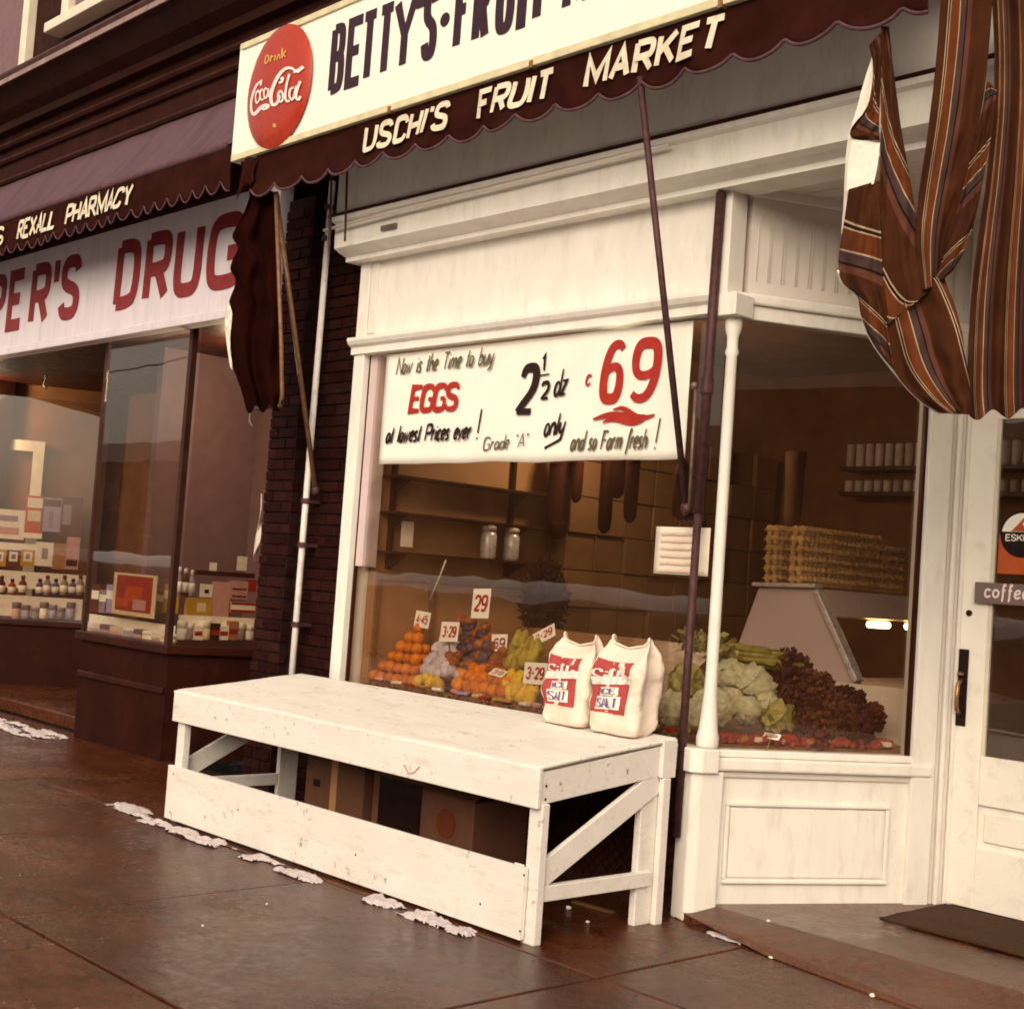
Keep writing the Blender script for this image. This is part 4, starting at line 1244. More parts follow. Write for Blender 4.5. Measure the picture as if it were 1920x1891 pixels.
def patch(L, Rr, yL, yR, nu=24, nv=40, fold=.03, nf=2.5, uvf=None, ph=0, wave=0, crumple=1):
    L, Rr = chaikin(L, 2), chaikin(Rr, 2)
    mb = MB()
    uv = []

    def fn(u, v):
        a, b = poly_at(L, v), poly_at(Rr, v)
        px, py = a[0] + (b[0] - a[0]) * u, a[1] + (b[1] - a[1]) * u
        y = yL + (yR - yL) * u + .018 * crumple * noise.noise(Vector((u * 3, v * 7 + u * 4, ph + 8))) + fold * math.sin(u * nf * 2 * PI + ph + v * 1.2) * (.35 + .65 * v) + .012 * crumple * noise.noise(Vector((u * 6, v * 9, ph)))
        uv.append(uvf(u, v) if uvf else (u, v))
        py += v ** 6 * wave * math.sin(u * 17 + ph)
        return at(px, py, y)
    mb.grid(fn, nu, nv)
    mb.uv = uv
    return mb


cB, cK, cC, cO, cG, cR = (.048, .0125, .0032), (.013, .004, .0025), (.38, .27, .17), (.105, .026, .0065), (.052, .028, .025), (.095, .032, .019)
ST = stripe_mat('striped_awning_canvas', period=.82, stops=[(0, cB), (.40, cC), (.418, cK), (.45, cC), (.468, cO), (.66, cC), (.678, cG), (.80, cK), (.83, cR), (.93, cB)])
dp = thing('striped_cloth', 'brown and orange striped canvas hanging in folds above the shop door', 'cloth', (1.3, -.45, 2.4))
obj('fold', patch([(1630, 85), (1640, 130), (1630, 200), (1602, 232), (1592, 250), (1600, 262), (1646, 262)], [(1652, 60), (1652, 130), (1650, 180), (1649, 215), (1648, 240), (1648, 255), (1649, 264)], -.60, -.60, fold=.012, nf=1,
                  uvf=lambda u, v: (v * 1.25 - u * .35 + .1, u)), ST, dp, smooth=True, solid=.004)
obj('lining', patch([(1640, 90), (1618, 160), (1604, 215), (1588, 260), (1584, 340), (1578, 440)], [(1643, 90), (1638, 160), (1634, 215), (1610, 262), (1596, 345), (1582, 445)], -.57, -.575, fold=.006, nf=1, crumple=.15), M['lining'], dp, smooth=True, solid=.004)
obj('lining', patch([(1596, 262), (1590, 300), (1586, 360)], [(1650, 268), (1646, 310), (1638, 345)], -.62, -.60, fold=.008, nf=.5, crumple=.12), M['lining'], dp, smooth=True, solid=.004)
obj('fold', patch([(1592, 355), (1582, 420), (1574, 470), (1571, 508), (1580, 534), (1610, 552), (1613, 590), (1632, 640), (1668, 684)],
                  [(1650, 338), (1650, 400), (1652, 450), (1654, 500), (1658, 545), (1660, 580), (1662, 610), (1668, 650), (1676, 690)], -.62, -.60, fold=.03, nf=1.2,
                  uvf=lambda u, v: (v * 1.75 - u * .16 + .9, u), ph=.7), ST, dp, smooth=True, solid=.004)
obj('fold', patch([(1652, 50), (1652, 160), (1652, 260), (1650, 330), (1652, 430), (1656, 520), (1664, 610)],
                  [(1666, 50), (1678, 160), (1690, 250), (1703, 320), (1716, 395), (1722, 470), (1745, 545)], -.60, -.52, fold=.022, nf=1,
                  uvf=lambda u, v: (v * 1.35 - u * .45 + .12, u)), ST, dp, smooth=True, solid=.004)
obj('swag', patch([(1655, 560), (1660, 620), (1672, 692), (1720, 750), (1764, 774)], [(1768, 515), (1800, 600), (1812, 680), (1820, 740), (1824, 777)], -.58, -.48, fold=.03, nf=2,
                  uvf=lambda u, v: (u * 1.1 + .22 - .25 * v, v)), ST, dp, smooth=True, solid=.004)
obj('fall', patch([(1766, -20), (1755, 120), (1740, 250), (1722, 370), (1714, 450), (1730, 545)], [(1862, -20), (1852, 120), (1838, 220), (1815, 320), (1790, 420), (1770, 530)], -.55, -.46, fold=.02, nf=1.5,
                  uvf=lambda u, v: (u * .95 + .18, v)), ST, dp, smooth=True, solid=.004)
obj('turned_edge', patch([(1852, 150), (1836, 240), (1814, 320), (1796, 400), (1770, 480), (1748, 540)], [(1870, 172), (1862, 240), (1846, 320), (1832, 400), (1812, 466), (1786, 508)], -.50, -.50, fold=.012, nf=1,
                         uvf=lambda u, v: (v * 2.1 + u * .22 + .35, u)), ST, dp, smooth=True, solid=.004)
obj('fall', patch([(1860, -20), (1868, 160), (1852, 330), (1838, 420), (1822, 540), (1816, 640), (1813, 730), (1818, 779)], [(1975, -20), (1975, 160), (1975, 330), (1975, 420), (1975, 540), (1975, 640), (1975, 730), (1975, 770)], -.44, -.15, nu=48, fold=.035, nf=3.2, wave=9, uvf=lambda u, v: (u * 2.3 + .15, v)), ST, dp, smooth=True, solid=.004)
hem = [(1571, 508), (1580, 536), (1612, 556), (1616, 600), (1634, 642), (1670, 690), (1722, 752), (1766, 776)]
obj('hem', MB().tube([at(x, y, -.62 + .012 * k) for k, (x, y) in enumerate(chaikin(hem, 2)[::2])], .006, 6), M['lining'], dp, smooth=True)

bc = thing('black_cloth', 'ragged black canvas hanging beside the pharmacy sign', 'cloth', (-3.7, -.55, 2.7))
obj('canvas', patch([(476, 340), (462, 392), (446, 420), (432, 446), (450, 462), (436, 486), (430, 506), (446, 524), (428, 566), (424, 610), (436, 690), (452, 728), (462, 768)],
                    [(524, 366), (524, 400), (525, 440), (526, 480), (527, 520), (527, 560), (528, 600), (528, 640), (529, 680), (529, 710), (529, 735), (529, 750), (529, 764)], -.60, -.50, nu=30, nv=70, fold=.03, nf=2.2, wave=7), M['blackcloth'], bc, smooth=True, solid=.005)
obj('torn_edge', patch([(428, 560), (421, 600), (424, 640), (432, 690)], [(436, 590), (432, 620), (432, 650), (436, 694)], -.605, -.60, nu=6, nv=14, fold=.004, nf=1), M['lining'], bc, smooth=True, solid=.003)

# ------------------------------------------------------------------ egg banner, notice, papers on the glass
YB = .022
bn = thing('egg_banner', 'long white paper banner with brush lettered egg prices in the window', 'banner', (-1.56, YB, 2.28))
obj('sheet', MB().grid(lambda u, v: Vector((-2.85 + u * 2.56, YB + .004 * noise.noise(Vector((u * 9, v * 3, 4))), 2.285 + v * .715 - (1 - v) * .014 * noise.noise(Vector((u * 6, 0, 2))))), 60, 14), M['paper'], bn, smooth=True, solid=.002)
XU, ZU = (1, 0, 0), (0, 0, 1)
def btext(s, px0, py0, px1, py1, h, th, mt, slant=.18, gap=.22, name='lettering'):
    a, b = at(px0, py0, YB - .007), at(px1, py1, YB - .007)
    d = (b - a)
    mb = MB()
    text(mb, s, a, d, Vector((0, 0, 1)) if abs(d.z) < 1e-3 else Vector((-d.z, 0, d.x)), h, 1, th, gap, slant, fit=d.length, lift=.003, brush=True)
    return obj(name, mb, mt, bn, weld=False)
btext('Now is the Time to buy', 742, 704, 926, 684, .115, .013, M['inkolive'])
btext('EGGS', 765, 776, 858, 771, .185, .034, M['inkred'], .12, .18)
btext('at lowest Prices ever', 722, 832, 884, 824, .115, .017, M['inkblack'])
btext('!', 888, 826, 902, 824, .17, .018, M['inkblack'], .15)
btext('Grade "A"', 905, 846, 990, 838, .085, .009, M['inkolive'])
btext('2', 962, 782, 1000, 782, .315, .050, M['inkblack'], .10)
btext('1', 1014, 699, 1026, 697, .105, .022, M['inkblack'], .05)
btext('-', 1008, 708, 1032, 704, .02, .012, M['inkblack'], 0)
btext('2', 1012, 752, 1030, 750, .115, .020, M['inkblack'], .05)
btext('dz', 1037, 745, 1062, 742, .15, .016, M['inkblack'], .15)
btext('only', 1018, 820, 1058, 816, .13, .016, M['inkblack'], .2)
btext('-', 1020, 846, 1056, 826, .03, .020, M['inkblack'], 0)
btext('c', 1097, 724, 1109, 723, .10, .013, M['inkred'], .1)
btext('6', 1120, 757, 1164, 757, .355, .050, M['inkred'], .05)
btext('9', 1174, 757, 1230, 757, .355, .050, M['inkred'], .05)
mb = MB()
for k, (p0, p1, w_) in enumerate((((1112, 786), (1228, 776), .034), ((1130, 792), (1208, 786), .026), ((1150, 768), (1210, 776), .022))):
    a, b = at(*p0, YB - .01), at(*p1, YB - .01)
    V, Fq = ribbon([(a.x + (b.x - a.x) * i / 10, a.z + (b.z - a.z) * i / 10 + .015 * math.sin(i * .6)) for i in range(11)], lambda t: w_ * (.3 + math.sin(PI * t)))
    mb.add([(x, YB - .012 - .0004 * k, z) for x, z in V], Fq)
obj('flourish', mb, M['inkred'], bn, weld=False)
btext('and so Farm fresh', 1068, 846, 1214, 842, .11, .013, M['inkolive'])
btext('!', 1222, 844, 1236, 842, .15, .014, M['inkolive'])

nt_ = thing('window_notice', 'blank looking cream paper notice taped low in the window corner', 'notice', (-.4, .03, 1.55))
a, b = at(1230, 983, .04), at(1326, 1088, .04)
obj('sheet', MB().grid(lambda u, v: Vector((a.x + u * (b.x - a.x), .045 + .004 * math.sin(u * 4), b.z + .02 + v * (a.z - b.z - .03))), 8, 8), M['paperaged'], nt_, smooth=True, solid=.0015)
mb = MB()
for k in range(6):
    z = a.z - .045 - k * .038
    V, Fq = ribbon([(a.x + .04 + i * .02, z + .008 * noise.noise(Vector((i * 1.3, k, 0)))) for i in range(13)], .012)
    mb.add([(x, .038, zz) for x, zz in V], Fq)
obj('faded_writing', mb, mat('faded_pink_ink', (.62, .46, .38), .8, .1, 20, 0), nt_, weld=False)

# ------------------------------------------------------------------ fruit in the window
def fruit(name, mb_fn, c, mt, label, group, cat=None, squash=None):
    key = (name, mt.name)
    if key not in _fr:
        m_ = MB()
        mb_fn(m_)
        me = mesh(name, m_, Vector(), True)
        me.materials.append(mt)
        _fr[key] = me
    o = bpy.data.objects.new(name, _fr[key])
    COL.objects.link(o)
    o.location = c
    o.rotation_euler = (rnd.uniform(-.5, .5), rnd.uniform(-.5, .5), rnd.uniform(0, 6.28))
    sc_ = rnd.uniform(.86, 1.08)
    o.scale = (sc_, sc_, sc_)
    return tag(o, label, cat or name, group)


_fr = {}
f_orange = lambda m: m.ball((0, 0, 0), .041, .041, .039, 14, 10)
f_wrap = lambda m: m.ball((0, 0, 0), .044, .044, .042, 14, 10, .22, 3)
f_apple = lambda m: m.lathe([(.003, -.034), (.022, -.037), (.038, -.02), (.043, .004), (.038, .026), (.022, .036), (.010, .032), (.002, .024)], (0, 0, 0), 14)
f_lemon = lambda m: m.lathe([(.002, -.052), (.012, -.046), (.030, -.026), (.036, 0), (.030, .026), (.012, .046), (.002, .053)], (0, 0, 0), 14)
f_pear = lambda m: m.lathe([(.002, -.045), (.026, -.043), (.042, -.022), (.042, .0), (.030, .028), (.019, .05), (.014, .062), (.003, .068)], (0, 0, 0), 14)
# orange pyramid against the left jamb
LBL = 'round orange in the tall pyramid beside the white window post'
base = Vector((-2.94, .19, .915))
dx, dyy, dzz = .080, .068, .066
for k in range(6):
    nx = 6 - k
    ny = max(1, 5 - k)
    for i in range(nx):
        for j in range(ny):
            if 0 < i < nx - 1 and j > 0 and k < 4:
                continue
            fruit('orange', f_orange, base + Vector((k * dx * .5 + i * dx, k * dyy * .55 + j * dyy, k * dzz)), M['orange'], 'round orange in the %s of the pyramid beside the window post' % ('bottom row', 'second row up', 'third row up', 'fourth row up', 'fifth row up', 'very top')[k], 'oranges of the pyramid')


def heap(name, fn, mt, pxs, label, group, slope=.95, y0=.16, z0=.875, cat=None):
    """fruit lying on the sloping display; each centre is a point of the slope"""
    nrm = Vector((0, -slope, 1)).normalized()
    ex = [((a[0] + b[0]) / 2 + rnd.uniform(-5, 5), (a[1] + b[1]) / 2 + rnd.uniform(-5, 5)) for a, b in zip(pxs, pxs[1:]) if math.hypot(a[0] - b[0], a[1] - b[1]) > 12]
    for px, py in list(pxs) + ex:
        p = on(px, py, (0, y0, z0 + .03), nrm)
        fruit(name, fn, p, mt, label, group, cat)


heap('wrapped_fruit', f_wrap, M['wrapped'], [(822, 1216), (842, 1220), (856, 1214), (812, 1236), (832, 1240), (800, 1256), (822, 1262), (846, 1258), (788, 1272) if 0 else (806, 1240), (862, 1266), (836, 1200)], 'fruit wrapped in lilac tissue, beside the orange pyramid', 'tissue wrapped fruit', cat='fruit')
heap('plum', f_apple, M['plum'], [(878, 1180), (866, 1216), (884, 1214), (902, 1192), (896, 1228), (880, 1240), (870, 1198), (914, 1212), (908, 1246), (918, 1228), (888, 1254), (868, 1256)], 'dark purple plum in the heap under the 29 card', 'purple plums', cat='plum')
heap('apple', f_apple, M['apple'], [(866, 1164), (882, 1166), (900, 1210), (924, 1196), (934, 1232), (946, 1238), (926, 1246), (944, 1222), (850, 1244), (846, 1232), (922, 1260), (938, 1250), (860, 1230), (910, 1176)], 'russet red apple among the purple plums', 'russet apples', cat='apple')
heap('pear', f_pear, M['pear'], [(980, 1200), (968, 1206), (992, 1212), (1008, 1216), (962, 1226), (974, 1234), (956, 1244), (986, 1238), (966, 1250), (1000, 1232), (984, 1222)], 'olive green pear in the heap behind the lemons', 'green pears', cat='pear')
heap('orange', f_orange, M['orange'], [(864 + 17 * i, 1264 + 3.1 * i) for i in range(6)] + [(858 + 17 * i, 1282 + 3.1 * i) for i in range(6)] + [(872 + 17 * i, 1250 + 3.1 * i) for i in range(5)], 'small orange in the low row in front of the plums', 'low row of oranges')
heap('lemon', f_lemon, M['lemon'], [(958, 1268), (976, 1270), (994, 1274), (950, 1288), (966, 1290), (984, 1294), (1002, 1298), (958, 1302), (976, 1306), (994, 1310), (1008, 1282)], 'yellow lemon in front of the pears, beside the sacks', 'lemons')
heap('small_lemon', f_lemon, M['lemon'], [(784, 1276), (806, 1278), (824, 1284)], 'small yellow fruit in front of the wrapped fruit', 'small yellow fruit', cat='fruit')
# strip of packets and dried goods along the glass
mb = MB()
for k in range(900):
    x = rnd.uniform(-2.86, -.16)
    y = rnd.uniform(.085, .20)
    r = rnd.uniform(.010, .022)
    mb.ball((x, y, .86 + rnd.uniform(0, .02)), r, r * rnd.uniform(.7, 1.2), r * .7, 6, 4)
o = obj('dried_goods', mb, M['nuts'], smooth=True)
tag(o, 'strip of loose nuts and dried goods along the foot of the window', 'nuts', kind='stuff')
cols = ['pink', 'lilac', 'cream', 'red', 'yellow', 'tan', 'white']
for k in range(26):
    x = -2.82 + k * .103 + rnd.uniform(-.02, .02)
    y = rnd.uniform(.10, .17)
    Mx = Matrix.Translation((x, y, .895)) @ Matrix.Rotation(rnd.uniform(-.6, .6), 4, 'Z') @ Matrix.Rotation(rnd.uniform(-.5, .2), 4, 'X')
    c_ = cols[k % 7]
    o = obj('packet', MB().box(-.036, .036, -.024, .024, -.010, .012, Mx), PAL[c_], bevel=.006)
    tag(o, 'small %s packet lying at the foot of the window' % c_, 'packet', 'packets at the foot of the window')


def card(label, txt, pxc, pyc, w, h, Yc, rot=0, tilt=0, col='inkred'):
    p = at(pxc, pyc, Yc)
    t = thing('price_card', label, 'price card', p, 'price cards on the fruit')
    Mx = Matrix.Translation(p) @ Matrix.Rotation(tilt, 4, 'X') @ Matrix.Rotation(-rot, 4, 'Y')
    o = obj('card', MB().box(-w / 2, w / 2, -.0015, .0015, -h / 2, h / 2, Mx), M['paper'], t)
    mb = MB()
    ux = (Mx.to_3x3() @ Vector((1, 0, 0)))
    uz = (Mx.to_3x3() @ Vector((0, 0, 1)))
    n = ux.cross(uz)
    text(mb, txt, p - ux * w * .40 - uz * h * .30 + n * .002, ux, uz, h * .6, 1, h * .10, .35, .05, fit=w * .8, lift=.001)
    obj('figures', mb, M[col], t, weld=False)
    obj('stick', MB().tube([p - uz * h / 2, p - uz * (h / 2 + .09) + Vector((0, .03, 0))], .004, 6), M['wood'], t)


card('white price card reading 4-45 above the orange pyramid', '4-45', 792, 1161, .15, .105, .36, -.05, -.1)
card('white price card reading 3-29 above the wrapped fruit', '3-29', 843, 1184, .17, .125, .34, .05, -.1)
card('large square price card reading 29, highest of all cards', '29', 902, 1131, .165, .19, .50, .06, -.1)
card('white price card reading 69 above the red apples', '69', 936, 1206, .14, .115, .42, .08, -.1, 'pharmred')
card('tilted price card reading 2-29 above the pears', '2-29', 1020, 1190, .17, .09, .50, .55, -.4)
card('white price card reading 3-29 above the lemons', '3-29', 1004, 1262, .19, .125, .22, .05, -.1)
card('small price card lying flat on the front oranges', '39', 934, 1261, .13, .06, .24, -.1, -.9)
card('narrow white ticket at the foot of the side window', '9', 1447, 1380, .10, .035, .40, 0, -.7)
# wooden boxes of the display
o = obj('fruit_tray', MB().box(-1.32, -.95, .45, .75, 1.12, 1.17), M['wood'], bevel=.004)
tag(o, 'tan wooden tray board behind the lemon price card', 'tray')

# cone-shaped paper pennant and shelf cord in the window
a, b, c = at(742, 1092, .6), at(800, 1106, .6), at(768, 1142, .6)
o = obj('paper_pennant', MB().add([a, b, (a + b) / 2 + Vector((0, -.05, -.1)), c], [(0, 1, 2), (0, 2, 3), (1, 3, 2)]), M['paperaged'], solid=.002)
tag(o, 'white paper pennant hanging above the orange pyramid', 'pennant')
o = obj('cord', MB().tube([at(836, 1050, .6), at(822, 1086, .6), at(806, 1124, .6)], .006, 6), M['cream'], smooth=True)
tag(o, 'pale slanting cord beside the paper pennant', 'cord')
# dark hanging bunch
pc = at(1020, 1125, 1.1)
_rr = random.Random(5)
mb = MB()
for k in range(1500):
    d = Vector((_rr.gauss(0, 1), _rr.gauss(0, 1), _rr.gauss(0, 1))).normalized() * _rr.uniform(.35, 1)
    c_ = pc + Vector((d.x * .17, d.y * .17, d.z * .28))
    t1 = (d + Vector((_rr.gauss(0, .5), _rr.gauss(0, .5), _rr.gauss(.3, .5)))).normalized()
    t2 = t1.orthogonal().normalized() * _rr.uniform(.006, .014)
    L_ = _rr.uniform(.02, .045)
    mb.add([c_ - t2, c_ + t1 * L_, c_ + t2, c_ - t1 * L_], [(0, 1, 2, 3)])
o = obj('dried_bunch', mb, M['grape'])
tag(o, 'dark red dried bunch standing behind the pears', 'bunch')

# ------------------------------------------------------------------ produce behind the splayed window
def on_heap(px, py, k=.85, lift=.02, front=False):
    if front:
        return on(px, py, (0, .12, .87 + lift), Vector((0, -k, 1)).normalized())
    h_ = Vector((-SN.x * -k, 0, 0))
    n_ = Vector((SN.x * k, SN.y * k, 1)).normalized()
    return on(px, py, splay(0, .87 + lift, -.10), n_)


def leaf_ball(r, n, seed, open_=.25):
    """cabbage-like head of overlapping curved leaves"""
    rr = random.Random(seed)
    mb = MB()
    mb.ball((0, 0, 0), r * .90, r * .90, r * .86, 22, 16, .16, seed)
    for k in range(n):
        a = rr.uniform(0, 6.28)
        b = rr.uniform(-.5, 1.2)
        Mx = Matrix.Rotation(a, 4, 'Z') @ Matrix.Rotation(b, 4, 'Y') @ Matrix.Rotation(rr.uniform(0, 6.28), 4, 'X')
        w_ = rr.uniform(.6, 1.0)
        def fn(u, v):
            a2 = u * 2 * PI
            th_ = v * w_ * math.cos(a2)
            ph_ = v * w_ * math.sin(a2)
            R_ = r * (.90 + .03 * rr_k + open_ * .30 * v ** 3) + .010 * v ** 3 * math.sin(a2 * 7 + k) + .006 * noise.noise(Vector((th_ * 5, ph_ * 5, k + seed * 3)))
            return Mx @ Vector((R_ * math.cos(th_) * math.cos(ph_), R_ * math.sin(th_) * math.cos(ph_), R_ * math.sin(ph_)))
        rr_k = k / n
        mb.grid(fn, 22, 7)
    return mb


CAB = []
for s_ in range(3):
    me = mesh('cabbage', leaf_ball(.115, 9, s_ + 1), Vector(), True)
    me.materials.append(M['cabbage'])
    CAB.append(me)
LET = mesh('lettuce', leaf_ball(.10, 14, 9, .9), Vector(), True)
LET.materials.append(M['lettuce'])
def put(name, me, p, s_, label, cat, group=None):
    o = bpy.data.objects.new(name, me)
    COL.objects.link(o)
    o.location = p
    o.rotation_euler = (rnd.uniform(-.6, .6), rnd.uniform(-.6, .6), rnd.uniform(0, 6.28))
    o.scale = (s_,) * 3
    return tag(o, label, cat, group)
cabs = [(1412, 1288, 1.12, 'largest pale cabbage in the middle of the side window heap'),
        (1368, 1268, .85, 'pale cabbage tucked behind the largest cabbage'),
        (1338, 1324, 1.0, 'pale cabbage seen just inside the white corner column'),
        (1458, 1345, .85, 'yellow green cabbage at the foot of the side window'),
        (1400, 1330, .75, 'greyish cabbage half hidden under the largest cabbage'),
        (1370, 1308, .6, 'small pale cabbage between two larger ones'),
        (1432, 1320, .7, 'dull cabbage leaning below the largest cabbage')]
for k, (px, py, s_, lab) in enumerate(cabs):
    me = LET if k == 3 else CAB[k % 3]
    put('cabbage', me, on_heap(px, py, lift=.04), s_, lab, 'cabbage', 'cabbages in the side window')
for k, (px, py, s_, lab) in enumerate([(1266, 1330, .95, 'round cabbage behind the iron pipe, next to the sacks'), (1290, 1280, .9, 'yellow green head above the cabbage by the iron pipe'), (1306, 1340, .8, 'pale head directly behind the corner column')]):
    put('cabbage', (CAB[1], LET, CAB[2])[k], on_heap(px, py, front=True, lift=.04), s_, lab, 'cabbage', 'cabbages by the corner column')
# celery
for k in range(9):
    a = on_heap(1318 + k * 9, 1204 + k * 4 + rnd.uniform(-5, 5), lift=.06)
    d = Vector((.30, .34, -.03 + rnd.uniform(-.03, .03)))
    t = thing('celery', 'pale green celery bunch lying on top of the cabbages', 'celery', a, 'celery bunches')
    obj('stalk', MB().tube([a - d * .15, a + d * .3, a + d * .75], [.012, .020, .024], 7).tube([a - d * .1 + Vector((.02, -.02, .01)), a + d * .3 + Vector((.02, -.02, .015)), a + d * .7 + Vector((.02, -.02, .01))], [.01, .016, .018], 7), M['celery'], t, smooth=True)
    lf = MB()
    for q in range(22):
        c_ = a - d * .15 + Vector((rnd.uniform(-.07, .07), rnd.uniform(-.07, .05), rnd.uniform(-.03, .07)))
        n1 = Vector((rnd.uniform(-1, 1), rnd.uniform(-1, 1), rnd.uniform(-1, 1))).normalized() * .03
        n2 = Vector((rnd.uniform(-1, 1), rnd.uniform(-1, 1), rnd.uniform(-1, 1))).normalized() * .022
        lf.add([c_ - n1, c_ + n2, c_ + n1, c_ - n2], [(0, 1, 2, 3)])
    obj('leaves', lf, M['lettuce'], t)
# dark red leafy bunches
def leafy(p, r, n, seed):
    rr = random.Random(seed)
    mb = MB()
    for k in range(n):
        d = Vector((rr.gauss(0, 1), rr.gauss(0, 1), rr.gauss(.1, .8))).normalized() * r * rr.uniform(.3, 1)
        c_ = p + d
        t1 = Vector((rr.gauss(0, 1), rr.gauss(0, 1), rr.gauss(0, 1))).normalized()
        t2 = t1.orthogonal().normalized()
        L_, W_ = rr.uniform(.014, .028), rr.uniform(.012, .022)
        nn = t1.cross(t2) * .012
        mb.add([c_ - t1 * L_, c_ - t2 * W_ + nn, c_ + t1 * L_, c_ + t2 * W_ + nn, c_ + nn * -1], [(0, 1, 4), (1, 2, 4), (2, 3, 4), (3, 0, 4)])
    return mb
for k, (px, py, r, lab) in enumerate([(1480, 1262, .14, 'dark red leaf bunch at the top beside the celery ends'), (1520, 1300, .14, 'dark red leaf bunch in the middle of the side window'), (1490, 1330, .13, 'dark red leaf bunch beside the largest cabbage'),
                                      (1560, 1345, .14, 'brownish red leaf bunch low in the side window'), (1525, 1370, .12, 'dark leaf bunch at the foot of the side window'), (1630, 1345, .085, 'brown leaf bunch standing alone at the right of the window'),
                                      (1590, 1320, .10, 'ragged brown bunch before the tan board'), (1600, 1375, .10, 'flat brown bunch near the window end post')]):
    p = on_heap(px, py, lift=.03)
    t = thing('leaf_bunch', lab, 'leaf bunch', p, 'red leaf bunches')
    obj('leaves', leafy(p, r, 620, 20 + k), M['redleaf'], t)
    obj('root', MB().ball(p - Vector((0, 0, r * .5)), r * .5, None, r * .4, 10, 7, .2, k), M['redleaf'], t, smooth=True)
mb = MB()
for k in range(520):
    s_ = rnd.uniform(.02, 1.1)
    p = splay(s_, .868 + rnd.uniform(0, .03), -rnd.uniform(.06, .16))
    r = rnd.uniform(.012, .024)
    mb.ball(p, r, None, r * .85, 6, 4)
o = obj('radishes', mb, M['radish'], smooth=True)
tag(o, 'loose red radishes and scraps along the foot of the side window', 'radishes', kind='stuff')
rb = random.Random(3)
for k in range(14):
    s_ = .08 + k * .075
    p = splay(s_, .885, -.07 - rb.uniform(0, .04))
    c_ = ['pink', 'orange', 'tan', 'white', 'yellow'][k % 5]
    Mx = Matrix.Translation(p) @ Matrix.Rotation(rb.uniform(0, 3), 4, 'Z') @ Matrix.Rotation(rb.uniform(-.5, .5), 4, 'X')
    tag(obj('packet', MB().box(-.03, .03, -.02, .02, -.012, .012, Mx), PAL[c_], bevel=.005), 'small %s packet among the radishes in the side window' % c_, 'packet', 'packets among the radishes')
o = obj('tan_board', MB().add([on(1538, 1275, (0, 1.35, 0), (0, 1, 0)), on(1705, 1292, (0, 1.35, 0), (0, 1, 0)), on(1705, 1400, (0, 1.35, 0), (0, 1, 0)), on(1538, 1400, (0, 1.35, 0), (0, 1, 0))], [(0, 1, 2, 3)]), M['paperaged'], solid=.02)
tag(o, 'tan board standing behind the brown leaf bunches', 'board')

# ------------------------------------------------------------------ refrigerated case, egg cartons, cans, hanging goods
fc = thing('display_case', 'mauve white slanted refrigerated case behind the vegetables', 'display case', (-.6, 2.4, 0))
P0, P1, P2, P3 = [at(x, y, 1.75) for x, y in ((1422, 1100), (1530, 1103), (1606, 1277), (1380, 1215))]
lowl, lowr = Vector((P3.x - .12, 1.75, .1)), Vector((P2.x + .10, 1.75, .9))
E0 = Vector((0, 2.2, 0))
pts = [P0, P1, P2, Vector((P2.x, 1.75, .1)), Vector((P3.x - .05, 1.75, .1)), P3]
mb = MB().prism([tuple(q) for q in pts], (0, 0, 0), (0, .06, 0))
obj('end_panel', mb, M['fridge'], fc, bevel=.012)
obj('case_body', MB().prism([(P0.x, 1.811, 1.1), (P3.x, 1.811, .9), (P3.x, 1.811, .1), (P2.x, 1.811, .1), (P2.x, 1.811, 1.0)], (0, 0, 0), tuple(E0)), M['fridge'], fc)
obj('hood', MB().prism([(P0.x, 1.811, P0.z), (P1.x - .01, 1.811, P1.z), (P1.x + .10, 1.811, P1.z - .16), (P1.x + .02, 1.811, P1.z - .17), (P0.x, 1.811, P0.z - .12)], (0, 0, 0), tuple(E0)), M['fridge'], fc, bevel=.01)
obj('edge_trim', MB().beam(P1 + Vector((.015, .0, -.01)), P2 + Vector((.015, 0, 0)), .035, .08, (0, 1, 0)), M['fridgel'], fc, bevel=.006)
obj('edge_trim', MB().beam(P0 + Vector((-.02, 0, .015)), P1 + Vector((.02, 0, .015)), .09, .025), M['fridgel'], fc, bevel=.005)
for y, zz in ((2.3, 0), (2.75, .0)):
    bl = MB().tube([(P1.x + .04, y, P1.z - .20), (P1.x + .04, y + .22, P1.z - .20)], .022, 10)
    obj('lamp_tube', bl, M['bulb'], fc, smooth=True)
ec = mesh('egg_carton', MB().box(-.145, .145, -.05, .05, 0, .058), Vector())
def carton_mesh():
    mb = MB()
    mb.box(-.15, .15, -.055, .055, .026, .032)
    for i in range(6):
        for j in range(2):
            mb.lathe([(.014, 0), (.023, .024), (.024, .0255)], (-.125 + i * .05, -.026 + j * .052, 0), 8)
            mb.lathe([(.024, .0325), (.022, .052), (.010, .06)], (-.125 + i * .05, -.026 + j * .052, 0), 8)
    return mesh('egg_carton', mb, Vector())
ec = carton_mesh()
ec.materials.append(M['egg'])
zt = P0.z + .03
for r_ in range(6):
    for cy_ in range(4):
        for cx_ in range(2):
            top_ = 4 if cy_ == 3 else 5
            if r_ > top_ or (cx_ == 0 and cy_ > 0 and r_ < top_):
                continue
            o = bpy.data.objects.new('egg_carton', ec)
            COL.objects.link(o)
            o.location = (P0.x + .06 + cx_ * .19 + rnd.uniform(-.006, .006), 1.92 + cy_ * .31 + rnd.uniform(-.006, .006), zt + r_ * .062)
            o.rotation_euler = (0, 0, PI / 2 + rnd.uniform(-.04, .04))
            tag(o, 'tan egg carton on the case, %s layer up, %s from the window%s' % (ORD[r_], ORD[cy_], ', outer side' if cx_ else ', inner side'), 'egg carton', 'stacked egg cartons')
